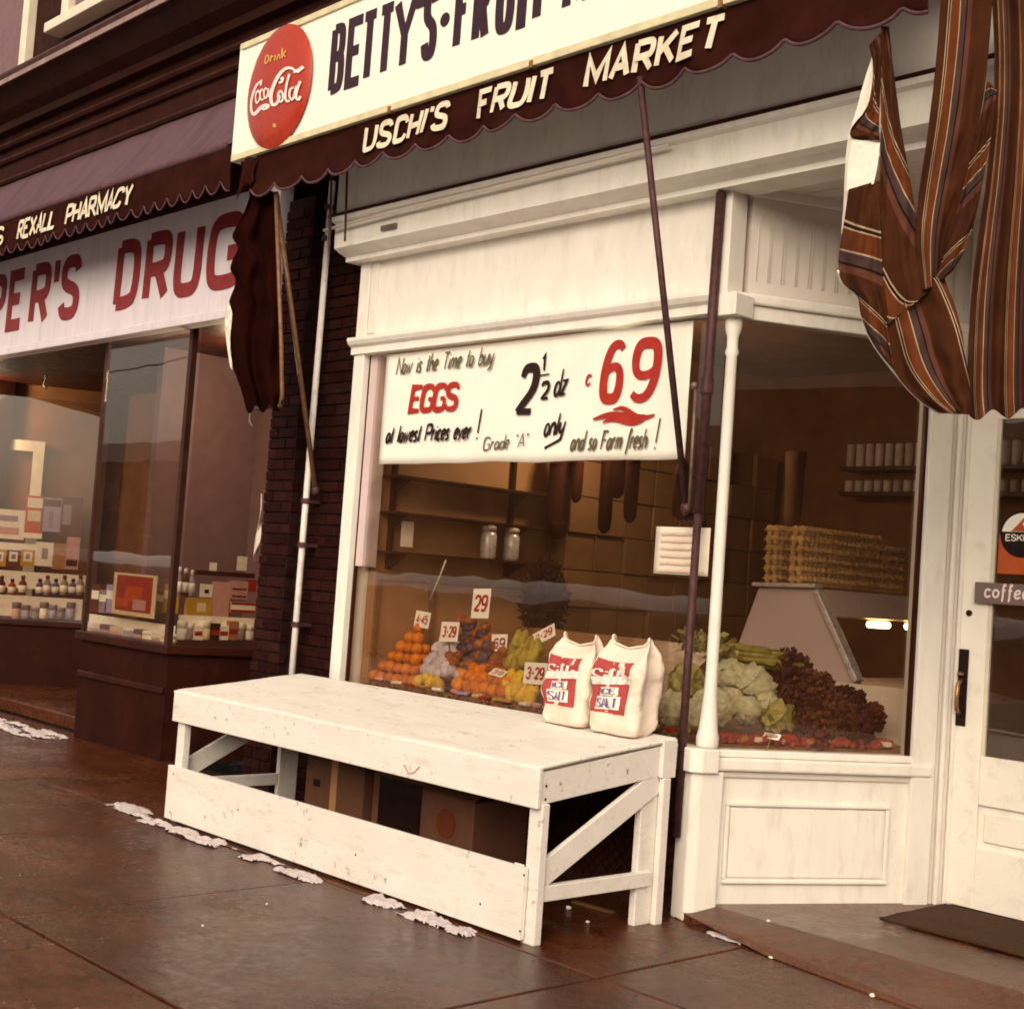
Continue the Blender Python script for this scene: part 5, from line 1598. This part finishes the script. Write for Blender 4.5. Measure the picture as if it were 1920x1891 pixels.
# tall basket-like bundle above the case
o = obj('paper_bag_bundle', MB().lathe([(.05, 2.10), (.06, 2.2), (.065, 2.45), (.075, 2.62), (.06, 2.63)], (at(1488, 930, 2.5).x, 2.5, .0), 12), M['card'], smooth=True)
tag(o, 'tall tan paper bundle standing on the egg carton stack', 'bundle')
# cans on the shelves of the back wall
cm = mesh('can', MB().lathe([(.036, 0), (.038, .004), (.038, .11), (.036, .114)], (0, 0, 0), 12), Vector(), True)
cm.materials.append(M['can'])
sh = thing('can_shelf', 'dark double shelf on the back wall holding rows of pale cans', 'shelf', (-.6, 4.2, 2.3))
for z in (2.70, 2.50):
    obj('board', MB().box(-2.05, 3.4, 4.05, 4.28, z - .03, z), M['darkwood'], sh)
for r_, (z, n, h_) in enumerate(((2.70, 22, 1.6), (2.50, 22, .8))):
    for k in range(n):
        o = bpy.data.objects.new('can', cm)
        COL.objects.link(o)
        o.location = (-1.99 + k * .088, 4.12, z)
        o.scale = (1, 1, h_)
        tag(o, '%s tin from the left on the %s back wall shelf' % (ORD[k] + (' tall pale' if r_ == 0 else ' short pale'), 'upper' if r_ == 0 else 'lower'), 'can', ('cans on the upper shelf', 'cans on the lower shelf')[r_])
# dark cartons stacked along the left wall
t = 0
for r_ in range(1, 7):
    for k in range(8):
        z = .9 + r_ * .27
        y = 1.72 + k * .31
        o = obj('stacked_carton', MB().box(-3.0, -2.77 + rnd.uniform(-.02, .02), y + .006, y + .30, z, z + .262), M['cardmid'], bevel=.006)
        tag(o, 'brown carton by the shop wall, %s layer from the top, %s from the window' % (ORD[6 - r_], ORD[k]), 'carton', 'cartons stacked along the wall')
obj('carton_shelf', MB().box(-3.0, -2.70, 1.7, 4.25, .84, .895), M['darkwood'], fs)
# hanging sausages / hams seen against the cartons
for k, (px, py0, py1, r, lab) in enumerate([(1046, 868, 1010, .085, 'thickest dark smoked ham hanging behind the banner'), (1083, 880, 942, .045, 'short dark sausage hanging next to the thickest ham'), (1136, 875, 1000, .05, 'long dark sausage hanging in the middle of the row'),
                                            (1160, 872, 934, .055, 'stubby dark sausage hanging in the row'), (1184, 872, 980, .05, 'dark sausage hanging near the iron arms'), (1278, 900, 975, .06, 'dark sausage hanging behind the iron arms')]):
    a, b = at(px, py0 - 40, 1.6), at(px - 4, py1, 1.6)
    L_ = a.z - b.z
    t = thing('hanging_sausage', lab, 'sausage', b, 'hanging smoked goods')
    obj('casing', MB().lathe([(r * .3, 0), (r * .85, .03), (r, .1), (r, L_ - .12), (r * .7, L_ - .04), (r * .2, L_)], b, 12), M['grape'], t, smooth=True)
    obj('string', MB().tube([b + Vector((0, 0, L_)), Vector((b.x, b.y, 3.49))], .004, 5), M['wood'], t)

# ------------------------------------------------------------------ the white bench
bt = thing('display_bench', 'big white wooden display bench standing before the fruit window', 'bench', (-1.68, -.6, 0))
BX0, BX1, BY0, BY1, BZ0, BZ1 = -3.27, -.085, -1.05, -.15, .790, .893
def topz(y):
    return BZ0 + (BZ1 - BZ0) * (y - BY0) / (BY1 - BY0)
def fn(u, v):
    x = BX0 - .008 + (BX1 + .01 - BX0) * u
    y = BY0 - .030 + (BY1 - BY0 + .03) * v
    wr = .004 * noise.noise(Vector((x * .9, y * 2, 3.1))) + .0028 * abs(noise.noise(Vector((x * 2.4 + y * 2, y * 5 - x, 7)))) ** .5
    z = topz(max(y, BY0)) + wr
    if v < .03:
        z -= .010 * (1 - v / .03)
    return Vector((x, y, z))
o = obj('top', MB().grid(fn, 150, 60), M['bench'], bt, smooth=True)
md = o.modifiers.new('solid', 'SOLIDIFY')
md.thickness = .018
md.offset = -1
for k in range(5):
    y0, y1 = BY0 + (BY1 - BY0) * k / 5, BY0 + (BY1 - BY0) * (k + 1) / 5
    obj('plank', MB().prism([(0, y0 + .002, topz(y0) - .045), (0, y1 - .002, topz(y1) - .045), (0, y1 - .002, topz(y1) - .023), (0, y0 + .002, topz(y0) - .023)], (BX0 + .03, 0, 0), (BX1 - .04, 0, 0)), M['bench'], bt)
M_b = M['bench']
obj('front_apron', MB().box(BX0 - .005, BX1 + .004, BY0 - .028, BY0 - .002, .600, .783), M_b, bt, bevel=.005)
# end aprons follow the slope of the top
for x, nm in ((BX1 - .032, 1), (BX0, 0)):
    mb = MB().prism([(0, BY0 + .0, .615), (0, BY1 - .02, .715), (0, BY1 - .02, .862), (0, BY0 + .0, .760)], (x, 0, 0), (x + .026, 0, 0))
    obj('end_apron', mb, M_b, bt, bevel=.004)
obj('corner_block', MB().box(BX1 - .032, BX1 + .012, BY1 - .10, BY1 + .0, .70, .884), M_b, bt, bevel=.004)
# legs
obj('leg', MB().box(BX1 - .075, BX1 + .01, BY0 + .004, BY0 + .05, 0, .62), M_b, bt, bevel=.005)
obj('leg', MB().box(BX0 + .02, BX0 + .10, BY0 + .002, BY0 + .05, 0, .62), M_b, bt, bevel=.005)
obj('leg', MB().box(BX1 - .06, BX1 - .02, BY1 - .20, BY1 - .02, 0, .70).box(BX1 - .015, BX1 + .016, BY1 - .09, BY1 - .035, .0, .699), M_b, bt, bevel=.005)
obj('leg', MB().box(BX0 + .02, BX0 + .06, BY1 - .16, BY1 - .02, 0, .70), M_b, bt, bevel=.005)
obj('back_rail', MB().box(BX0 + .03, BX1 - .03, BY1 - .045, BY1 - .02, .72, .85), M_b, bt, bevel=.004)
# diagonal braces and low side rails
for x in (BX1 - .022, BX0 + .035):
    obj('brace', MB().beam((x, BY0 + .05, .30), (x, BY1 - .10, .685), .028, .115, (0, 0, 1)), M_b, bt, bevel=.004)
    obj('side_rail', MB().box(x - .02, x + .02, BY0 + .05, BY1 - .12, .185, .255), M_b, bt, bevel=.004)
# low front board: three boards butted end to end
xs = [BX0 + .0, BX0 + 1.00, BX0 + 1.40, BX1 - .045]
for k in range(3):
    obj('front_board', MB().box(xs[k] + .0008, xs[k + 1] - .0008, BY0 - .030, BY0 - .003, .018, .335), M_b, bt, bevel=.003)
obj('board_batten', MB().box(BX1 - .14, BX1 - .080, BY0 - .001, BY0 + .003, .05, .34), M_b, bt)
for (x, z) in ((-.13, .305), (-.13, .06), (-3.2, .29), (-3.2, .06), (-.4, .12), (-2.46, .2), (-1.35, .16)):
    obj('nail_head', MB().ball((x, BY0 - .031, z), .006, .002, .006, 8, 6), M['iron'], bt)
for y, z in ((BY0 + .03, .64), (BY0 + .03, .70), (BY1 - .06, .86), (BY1 - .07, .75)):
    obj('nail_head', MB().ball((BX1 + .0065 if y > -.5 else BX1 - .004, y, z), .003, .007, .007, 8, 6), M['iron'], bt)
obj('painted_mark', MB().add([], []) if 0 else MB().tube([(-1.02, BY0 - .030, .66), (-.98, BY0 - .030, .625), (-.94, BY0 - .030, .635), (-.90, BY0 - .030, .67)], .004, 4), PAL['pink'], bt)

# ------------------------------------------------------------------ paper sacks
def sack(cx, cy, cz, w, d, h, lean, label, seed):
    t = thing('salt_sack', label, 'sack', (cx, cy, cz), 'paper sacks on the bench')
    def surf(a, v):
        # a: angle 0..1 round, v: height 0..1
        th_ = a * 2 * PI
        c_, s_ = math.cos(th_), math.sin(th_)
        e = .34
        top = max(0, (v - .70) / .30)
        bot = max(0, (.10 - v) / .10)
        W_ = w / 2 * (1 + .05 * math.sin(v * PI) - .13 * bot ** 2 + .01 * top)
        D_ = d / 2 * (1 + .12 * math.sin(v * PI) - .15 * bot ** 2) * (1 - .86 * top ** 1.3)
        x = math.copysign(abs(c_) ** e, c_) * W_
        y = math.copysign(abs(s_) ** e, s_) * D_
        ear = top * (abs(x) / (w / 2)) ** 3 * .022
        dent = -.035 * top * (1 - (abs(x) / (w / 2)) ** 2)
        z = v * h + ear + dent
        gus = .028 * math.exp(-((abs(y) / (d / 2 + 1e-4)) ** 2) * 6) * (abs(x) / (w / 2)) ** 4 * (.4 + v)
        x -= math.copysign(gus, x)
        nz_ = noise.noise(Vector((x * 8 + seed, y * 8, z * 8))) * .020 + noise.noise(Vector((x * 19 + seed, y * 19, z * 15))) * .010 + abs(noise.noise(Vector((x * 30 + seed, y * 30, z * 26)))) * .007
        x += c_ * nz_ + lean * v * h
        y += s_ * nz_ + .03 * v
        return Vector((cx + x, cy + y, cz + z))
    n, m_ = 80, 56
    mb = MB()
    for j in range(m_ + 1):
        for i in range(n):
            mb.v.append(tuple(surf(i / n, j / m_)))
    mb.f = [(j * n + i, j * n + (i + 1) % n, (j + 1) * n + (i + 1) % n, (j + 1) * n + i) for j in range(m_) for i in range(n)]
    mb.f.append(tuple(range(n - 1, -1, -1)))
    obj('bag', mb, M['sack'], t, smooth=True)
    # folded lip along the top
    lip = [surf(.5 + .5 * k / 12, 1.0) + Vector((0, -.006, .002)) for k in range(13)]
    obj('stitched_lip', MB().tube(lip, .006, 6), M['sack'], t, smooth=True)
    # printed front: follows the paper
    def front(x, v, lift):  # printed side
        r_ = max(-.98, min(.98, x / (w / 2)))
        # angle whose superellipse x equals r_ on the street side
        c_ = math.copysign(abs(r_) ** (1 / .34), r_)
        a = math.acos(max(-1, min(1, c_)))
        p = surf(1 - a / (2 * PI), v)
        return p + Vector((0, -lift, 0))
    def pr(name, x0, x1, v0, v1, lift, mt, skew=0, n=40):
        return obj(name, MB().grid(lambda u, q: front(x0 + (x1 - x0) * u, v0 + (v1 - v0) * q + skew * (u - .5), lift), n, n), mt, t, smooth=True, weld=False)
    W2 = w / 2
    a_ = pr('print_panel', -W2 * .86, W2 * .62, .22, .80, .003, M['sackred'])
    pr('print_band', -W2 * .94, W2 * .66, .53, .615, .005, M['paper'], .05)
    pr('print_label', -W2 * .60, W2 * .36, .26, .40, .005, M['paper'], .02)
    pr('print_label', -W2 * .45, W2 * .25, .41, .50, .006, M['paper'], .02)
    def ptxt(s_, x0, x1, v0, v1, th, lift, mt, skew):
        m2 = MB()
        text(m2, s_, (0, 0, 0), (1, 0, 0), (0, 0, 1), 1, 1, th, .3, .0, fit=1, lift=0)
        vv = [front(x0 + (x1 - x0) * q[0], v0 + (v1 - v0) * q[2] + skew * (q[0] - .5), lift + .004 + (-q[1]) * .2) for q in m2.v]
        m2.v = [tuple(q) for q in vv]
        obj('lettering', m2, mt, t, weld=False)
    ptxt('Sifto'.replace('S', 'S'), -W2 * .80, W2 * .60, .54, .70, .075, .007, M['sackred'] if 0 else M['scriptpink'], .03)
    ptxt('ICE', -W2 * .40, W2 * .20, .425, .49, .11, .0085, M['inkblue'], .02)
    ptxt('SALT', -W2 * .54, W2 * .30, .28, .385, .085, .0075, M['inkblue'], .02)
    return t
sack(-.700, -.255, topz(-.255) + .002, .305, .175, .44, .02, 'white paper salt sack, the one farther from the corner column', 2)
sack(-.345, -.265, topz(-.265) + .002, .315, .185, .455, .03, 'white paper salt sack, the one nearer the corner column', 8)

# ------------------------------------------------------------------ cartons under the bench
def carton(label, x0, x1, y0, y1, h, mt, style):
    t = thing('cardboard_carton', label, 'carton', ((x0 + x1) / 2, (y0 + y1) / 2, 0), 'cartons under the bench')
    obj('box', MB().box(x0, x1, y0, y1, .008, h), mt, t, bevel=.006)
    if style == 0:
        obj('tape', MB().box((x0 + x1) / 2 - .03, (x0 + x1) / 2 + .03, y0 - .002, y0 - .0005, .01, h - .004), M['tanwall'], t)
        obj('hand_hole', MB().box(x0 + .08, x0 + .15, y0 - .003, y0 - .001, h * .62, h * .70), M['black'], t, bevel=.001)
        obj('flap', MB().prism([(x0, y0, h), (x1, y0, h), (x1, y0 - .10, h + .03), (x0, y0 - .10, h + .03)], (0, 0, 0), (0, 0, .004)), mt, t)
    elif style == 1:
        obj('opening', MB().box(x0 + .06, x1 - .05, y0 - .003, y0 - .001, h * .38, h - .03), M['black'], t)
        obj('rim', MB().box(x0 + .045, x1 - .04, y0 - .012, y0 - .002, h * .34, h * .38), M['wood'], t, bevel=.002)
    else:
        obj('printed_disc', MB().tube([((x0 + x1) / 2, y0 - .003, h * .72), ((x0 + x1) / 2, y0 - .001, h * .72)], .075, 24), PAL['brown'], t)
        obj('printed_bar', MB().box((x0 + x1) / 2 - .07, (x0 + x1) / 2 + .07, y0 - .003, y0 - .001, h * .44, h * .52), PAL['dark'], t)
        obj('flap', MB().prism([(x0, y0, h), (x1, y0, h), (x1, y0 + .1, h + .05), (x0, y0 + .1, h + .05)], (0, 0, 0), (0, 0, .004)), mt, t)
carton('brown carton with a taped seam, leftmost under the bench', -2.48, -1.92, -.62, -.24, .52, M['card'], 0)
carton('brown carton with a dark square opening, middle one under the bench', -1.86, -1.32, -.60, -.22, .50, M['card'], 1)
carton('brown carton with a round printed mark, rightmost under the bench', -1.27, -.86, -.74, -.36, .48, M['card'], 2)
o = obj('plank_offcut', MB().beam((-1.75, -.72, .03), (-1.2, -.82, .03), .09, .03), M['wood'], bevel=.003)
tag(o, 'loose brown board lying before the cartons under the bench', 'board')

# ------------------------------------------------------------------ snow and litter
def snow_patch(mb, x0, x1, y0, y1, thr, hmax, seed, step=.008):
    nx, ny = int((x1 - x0) / step), int((y1 - y0) / step)
    idx = {}
    for j in range(ny + 1):
        for i in range(nx + 1):
            x, y = x0 + i * step, y0 + j * step
            e = min(1, 4 * min(i / nx, 1 - i / nx) * 2.5) * min(1, 4 * j / ny * (1 - j / ny) * 1.3)
            f = .5 + .5 * noise.fractal(Vector((x * 4, y * 9, seed)), .85, 2.2, 5)
            q = f * e - thr
            if q > 0:
                z = min(1, q * 5) * hmax * (.8 + .45 * noise.noise(Vector((x * 22, y * 22, seed))) + .25 * noise.noise(Vector((x * 70, y * 70, seed))))
                idx[(i, j)] = len(mb.v)
                mb.v.append((x + rnd.uniform(-.004, .004), y + rnd.uniform(-.004, .004), .001 + max(.001, z)))
    for (i, j) in list(idx):
        c_ = [(i, j), (i + 1, j), (i + 1, j + 1), (i, j + 1)]
        if all(q in idx for q in c_):
            mb.f.append(tuple(idx[q] for q in c_))
    return mb
mb = MB()
snow_patch(mb, -3.45, -1.35, -1.27, -1.080, .33, .022, 1.3)
snow_patch(mb, -1.15, -.28, -1.26, -1.080, .30, .026, 5.1)
snow_patch(mb, -3.9, -3.25, -1.22, -.98, .36, .016, 2.2)
snow_patch(mb, -8.4, -6.6, -.40, .10, .42, .022, 9.7)
snow_patch(mb, .05, .5, -.16, -.06, .35, .010, 4.4)
o = obj('snow', mb, M['snow'], smooth=True, loc=(-2, -1.1, 0))
tag(o, 'thin dirty snow left along the foot of the bench and the pharmacy', 'snow', kind='stuff')
for k, (px, py, r, lab) in enumerate([(1440, 1728, .010, 'tiny paper scrap on the entrance floor nearest the bench'), (1711, 1738, .010, 'tiny white scrap at the edge of the doormat'), (1445, 1796, .010, 'tiny white scrap on the sidewalk before the entrance'), (1635, 1868, .013, 'white scrap on the sidewalk at the bottom of the picture'),
                                      (1066, 1704, .016, 'crumpled white scrap under the end of the bench'), (1102, 1729, .010, 'small white scrap beside the bench leg'), (380, 1736, .008, 'small pale scrap on the wet sidewalk before the bench'), (500, 1695, .007, 'tiny pale scrap on the wet sidewalk near the snow')]):
    zz = .07 if py < 1745 and px > 1300 else .002
    p = atz(px, py, zz)
    tag(obj('paper_scrap', MB().ball(p + Vector((0, 0, r * .5)), r, r * .8, r * .6, 7, 5, .5, k), M['paper']), lab, 'scrap', 'scraps of litter')
o = obj('wood_sliver', MB().beam(atz(1075, 1690, .004), atz(1150, 1710, .004), .03, .012), M['wood'])
tag(o, 'brown wooden sliver lying under the end of the bench', 'sliver')

# ------------------------------------------------------------------ goods in the pharmacy windows
def goods(label, kind, px0, py0, px1, py1, P, n, col, depth=.07, extra=None, group='goods in the pharmacy window', text_=None):
    n = Vector(n).normalized()
    a, b = on(px0, py0, P, n), on(px1, py1, P, n)
    ux = Vector((n.y, -n.x, 0)) * -1
    if ux.dot(RIGHT) < 0:
        ux = -ux
    w_ = abs((b - a).dot(ux))
    zt_, zb_ = a.z, b.z
    h_ = zt_ - zb_
    o0 = Vector((a.x, a.y, zb_))
    Mx = Matrix((ux, -n, Vector((0, 0, 1)))).transposed().to_4x4()
    Mx.translation = o0
    base = Mx @ Vector((w_ / 2, depth / 2, 0))
    nm, cat = dict(box=('carton_box', 'box'), bottle=('medicine_bottle', 'bottle'), card=('show_card', 'card'), jar=('cream_jar', 'jar'), poster=('window_poster', 'poster'))[kind]
    t = thing(nm, label, cat, base, group)
    if kind in ('box', 'card', 'poster'):
        dd = depth if kind == 'box' else .008
        obj('body', MB().box(0, w_, 0, dd, 0, h_, Mx), PAL[col], t, bevel=.003 if kind == 'box' else 0)
        if extra:
            for k, (u0, v0, u1, v1, c_) in enumerate(extra):
                obj('print', MB().box(u0 * w_, u1 * w_, -.002 - .0008 * k, -.0006 - .0008 * k, v0 * h_, v1 * h_, Mx), PAL[c_], t)
    else:
        r = w_ / 2
        c_ = Mx @ Vector((r, depth / 2, 0))
        if kind == 'bottle':
            obj('body', MB().lathe([(r * .9, 0), (r, h_ * .04), (r, h_ * .6), (r * .45, h_ * .75), (r * .4, h_ * .82)], c_, 12), PAL[col], t, smooth=True)
            obj('cap', MB().lathe([(r * .5, h_ * .821), (r * .5, h_ * .98), (r * .4, h_)], c_, 10), PAL[extra or 'white'], t, smooth=True)
            obj('paper_label', MB().lathe([(r * 1.02, h_ * .15), (r * 1.02, h_ * .5)], c_, 12), PAL['white'], t, smooth=True)
        else:
            obj('body', MB().lathe([(r * .9, 0), (r, h_ * .08), (r, h_ * .62)], c_, 12), PAL[col], t, smooth=True)
            obj('cap', MB().lathe([(r * 1.03, h_ * .63), (r * 1.03, h_ * .96), (r * .9, h_)], c_, 12), PAL[extra or 'white'], t, smooth=True)
    return t


# far display (beyond the entrance)
PF = SPL + Vector((0, 0, .8)) - LN * .34
PG = SPL + Vector((0, 0, .8)) - LN * .16
goods('white show card with grey lines, top left of the far display', 'card', -20, 952, 44, 1012, PF, LN, 'white', extra=[(.2, .6, .8, .8, 'grey'), (.15, .15, .85, .4, 'pink')])
goods('tall orange box with white triangles in the far display', 'box', 50, 928, 78, 1010, PF, LN, 'orange', extra=[(.1, .72, .9, .95, 'white'), (.15, .4, .85, .65, 'cream'), (.0, 0, 1, .12, 'white')])
goods('tall grey box beside the orange box in the far display', 'box', 79, 932, 114, 998, PF, LN, 'lilac', extra=[(.4, .1, .6, .6, 'grey'), (.1, .75, .9, .95, 'brown')])
goods('dark brown box at the end of the far display row', 'box', 117, 930, 150, 1008, PF, LN, 'brown', extra=[(.1, .3, .5, .8, 'grey')])
goods('white backing sheet low in the far display', 'card', -20, 1014, 72, 1035, PF, LN, 'white')
goods('white show card with dark figure in the far display', 'card', 68, 1015, 98, 1062, PG, LN, 'white', extra=[(.35, .3, .7, .75, 'grey')])
goods('narrow tan box beside the white figure card', 'box', 100, 1018, 124, 1068, PG, LN, 'tan')
goods('narrow pink box next to the tan box', 'box', 126, 1006, 146, 1068, PG, LN, 'pink', extra=[(.1, .1, .9, .3, 'dark')])
for k in range(3):
    goods(('pair of round watches card, first', 'yellow and white gift box, second', 'gold gift box, third')[k] + ' in the far display row', 'box', -14 + k * 27, 1030, 10 + k * 27, 1062, PG, LN, ('yellow', 'brown', 'yellow')[k], extra=[(.2, .3, .8, .9, 'white'), (.35, .45, .65, .75, 'grey')])
PS = SPL + Vector((0, 0, .8)) - LN * .10
goods('long white tier board, upper step of the far display', 'card', -30, 1066, 160, 1110, PG, LN, 'white')
goods('long white tier board, lower step of the far display', 'card', -30, 1112, 152, 1162, PS, LN, 'white')
PT = SPL + Vector((0, 0, .8)) - LN * .125
for k, (px, c_) in enumerate(((2, 'dark'), (22, 'red'), (42, 'brown'), (74, 'blue'), (88, 'grey'), (104, 'blue'), (120, 'grey'), (136, 'blue'), (150, 'grey'))):
    goods('small dark figure bottle on the upper white step, %s of nine' % ('first', 'second', 'third', 'fourth', 'fifth', 'sixth', 'seventh', 'eighth', 'ninth')[k], 'bottle', px - 6, 1078 + (k % 2) * 6, px + 6, 1116, PT, LN, c_, extra='dark' if k % 2 else 'brown')
PU = SPL + Vector((0, 0, .8)) - LN * .06
for k, (px, c_) in enumerate(((30, 'pink'), (48, 'lilac'), (66, 'grey'), (82, 'white'), (98, 'lilac'), (114, 'grey'), (132, 'lilac'))):
    goods('small pale jar on the lower white step, %s from the entrance side' % ('seventh', 'sixth', 'fifth', 'fourth', 'third', 'second', 'nearest')[k], 'jar', px - 7, 1128 + (k % 3) * 5, px + 7, 1160, PU, LN, c_, extra='grey')
# bay front pane
YN = (0, -1, 0)
PB = Vector((0, .32, .92))
goods('red poster with white border standing in the pharmacy bay', 'poster', 215, 1072, 288, 1160, PB, YN, 'cream', extra=[(.08, .10, .92, .95, 'red'), (.3, .35, .7, .7, 'orange'), (.5, .15, .8, .4, 'pink'), (.12, .2, .4, .4, 'orange')])
PB2 = Vector((0, .24, .92))
for k, (px, w_, c_, kind) in enumerate(((176, 22, 'white', 'box'), (196, 18, 'dark', 'box'), (216, 26, 'cream', 'box'), (242, 16, 'lilac', 'jar'), (258, 18, 'dark', 'box'), (276, 14, 'white', 'jar'), (292, 18, 'white', 'box'), (310, 14, 'cream', 'jar'))):
    goods('small %s at the foot of the bay front pane, %s along' % ('carton' if kind == 'box' else 'pot', ('first', 'second', 'third', 'fourth', 'fifth', 'sixth', 'seventh', 'eighth')[k]), kind, px - w_ / 2, 1166 + k * 3.0, px + w_ / 2, 1188 + k * 3.0, PB2, YN, c_, extra='white' if kind == 'jar' else [(.1, .2, .9, .5, 'pink')])
goods('white cloth covered step in the pharmacy bay', 'card', 168, 1150, 326, 1196, Vector((0, .40, .92)), YN, 'white')
for k, (px, c_) in enumerate(((178, 'brown'), (192, 'grey'), (206, 'lilac'), (300, 'tan'), (314, 'yellow'))):
    goods('upright packet behind the red poster, %s along' % ('first', 'second', 'third', 'fourth', 'fifth')[k], 'box', px - 6, 1095 + (k % 2) * 10, px + 6, 1150, Vector((0, .46, .92)), YN, c_, extra=[(.1, .5, .9, .8, 'white')])
# bay side pane
PR = SPR + Vector((0, 0, .92)) - RN * .22
goods('yellow box with dark print in the bay side window', 'box', 352, 1120, 396, 1156, PR, RN, 'yellow', extra=[(.4, .25, .75, .75, 'cream')])
goods('white camera card above the yellow box', 'card', 376, 1094, 398, 1120, PR, RN, 'white', extra=[(.35, .3, .7, .6, 'dark')])
goods('dark long case lying on the bay side shelf', 'box', 370, 1068, 478, 1084, PR, RN, 'dark')
goods('grey white column box in the bay side window', 'box', 402, 1090, 428, 1160, PR, RN, 'pink')
goods('red and white striped carton in the bay side window', 'box', 434, 1128, 478, 1150, PR, RN, 'white', extra=[(0, .0, 1, .3, 'red'), (0, .75, 1, 1, 'red')])
goods('pink ruled carton above the striped carton', 'box', 434, 1088, 464, 1124, PR, RN, 'pink', extra=[(.1, .1, .9, .2, 'brown'), (.1, .5, .9, .6, 'brown')])
goods('red carton beside the pink ruled carton', 'box', 466, 1086, 480, 1110, PR, RN, 'red')
goods('white folded card standing on the long dark case', 'card', 446, 1042, 462, 1070, PR, RN, 'white')
goods('white paper triangle standing on the long dark case', 'card', 394, 1054, 406, 1070, PR, RN, 'white')
for k, px in enumerate((338, 350, 362)):
    goods('slim bottle standing by the bay corner, %s' % ('first', 'second', 'third')[k], 'bottle', px - 5, 1062 + k * 3, px + 5, 1118, PR, RN, ('grey', 'brown', 'lilac')[k], extra='white')
PR2 = SPR + Vector((0, 0, .92)) - RN * .10
for k, (px, c_, kind) in enumerate(((344, 'white', 'jar'), (358, 'grey', 'jar'), (372, 'white', 'box'), (388, 'cream', 'jar'), (404, 'dark', 'box'), (420, 'white', 'box'), (438, 'tan', 'box'), (454, 'grey', 'jar'), (470, 'white', 'jar'))):
    goods('small %s at the foot of the bay side pane, %s along' % ('carton' if kind == 'box' else 'pot', ('first', 'second', 'third', 'fourth', 'fifth', 'sixth', 'seventh', 'eighth', 'ninth')[k]), kind, px - 8, 1164 + (k % 3) * 4, px + 8, 1200, PR2, RN, c_, extra='white' if kind == 'jar' else [(.1, .3, .9, .6, 'red')])
goods('white step behind the pots in the bay side window', 'card', 336, 1152, 476, 1196, SPR + Vector((0, 0, .92)) - RN * .16, RN, 'white')
# hanging paper chain beside the pier
t = thing('paper_streamer', 'white twisted paper streamer hanging by the brick pier', 'streamer', at(482, 1050, .3))
obj('strip', MB().grid(lambda u, v: at(490 - 14 * v ** 2 + (u - .5) * (2 + 8 * max(0, math.sin(v * 3.1 - .6)) ** 3), 925 + v * 125, .10 + .02 * math.sin(v * 12 + u * 3)), 4, 30), M['paperaged'], t, smooth=True, solid=.001)
# lamp hook in the pharmacy entrance
t = thing('ceiling_hook', 'white hook hanging from the pharmacy entrance ceiling', 'hook', at(86, 720, .9))
obj('wire', MB().tube([at(86, 690, .9), at(86, 712, .9), at(82, 722, .9), at(88, 728, .9)], .012, 6), M['cream'], t, smooth=True)
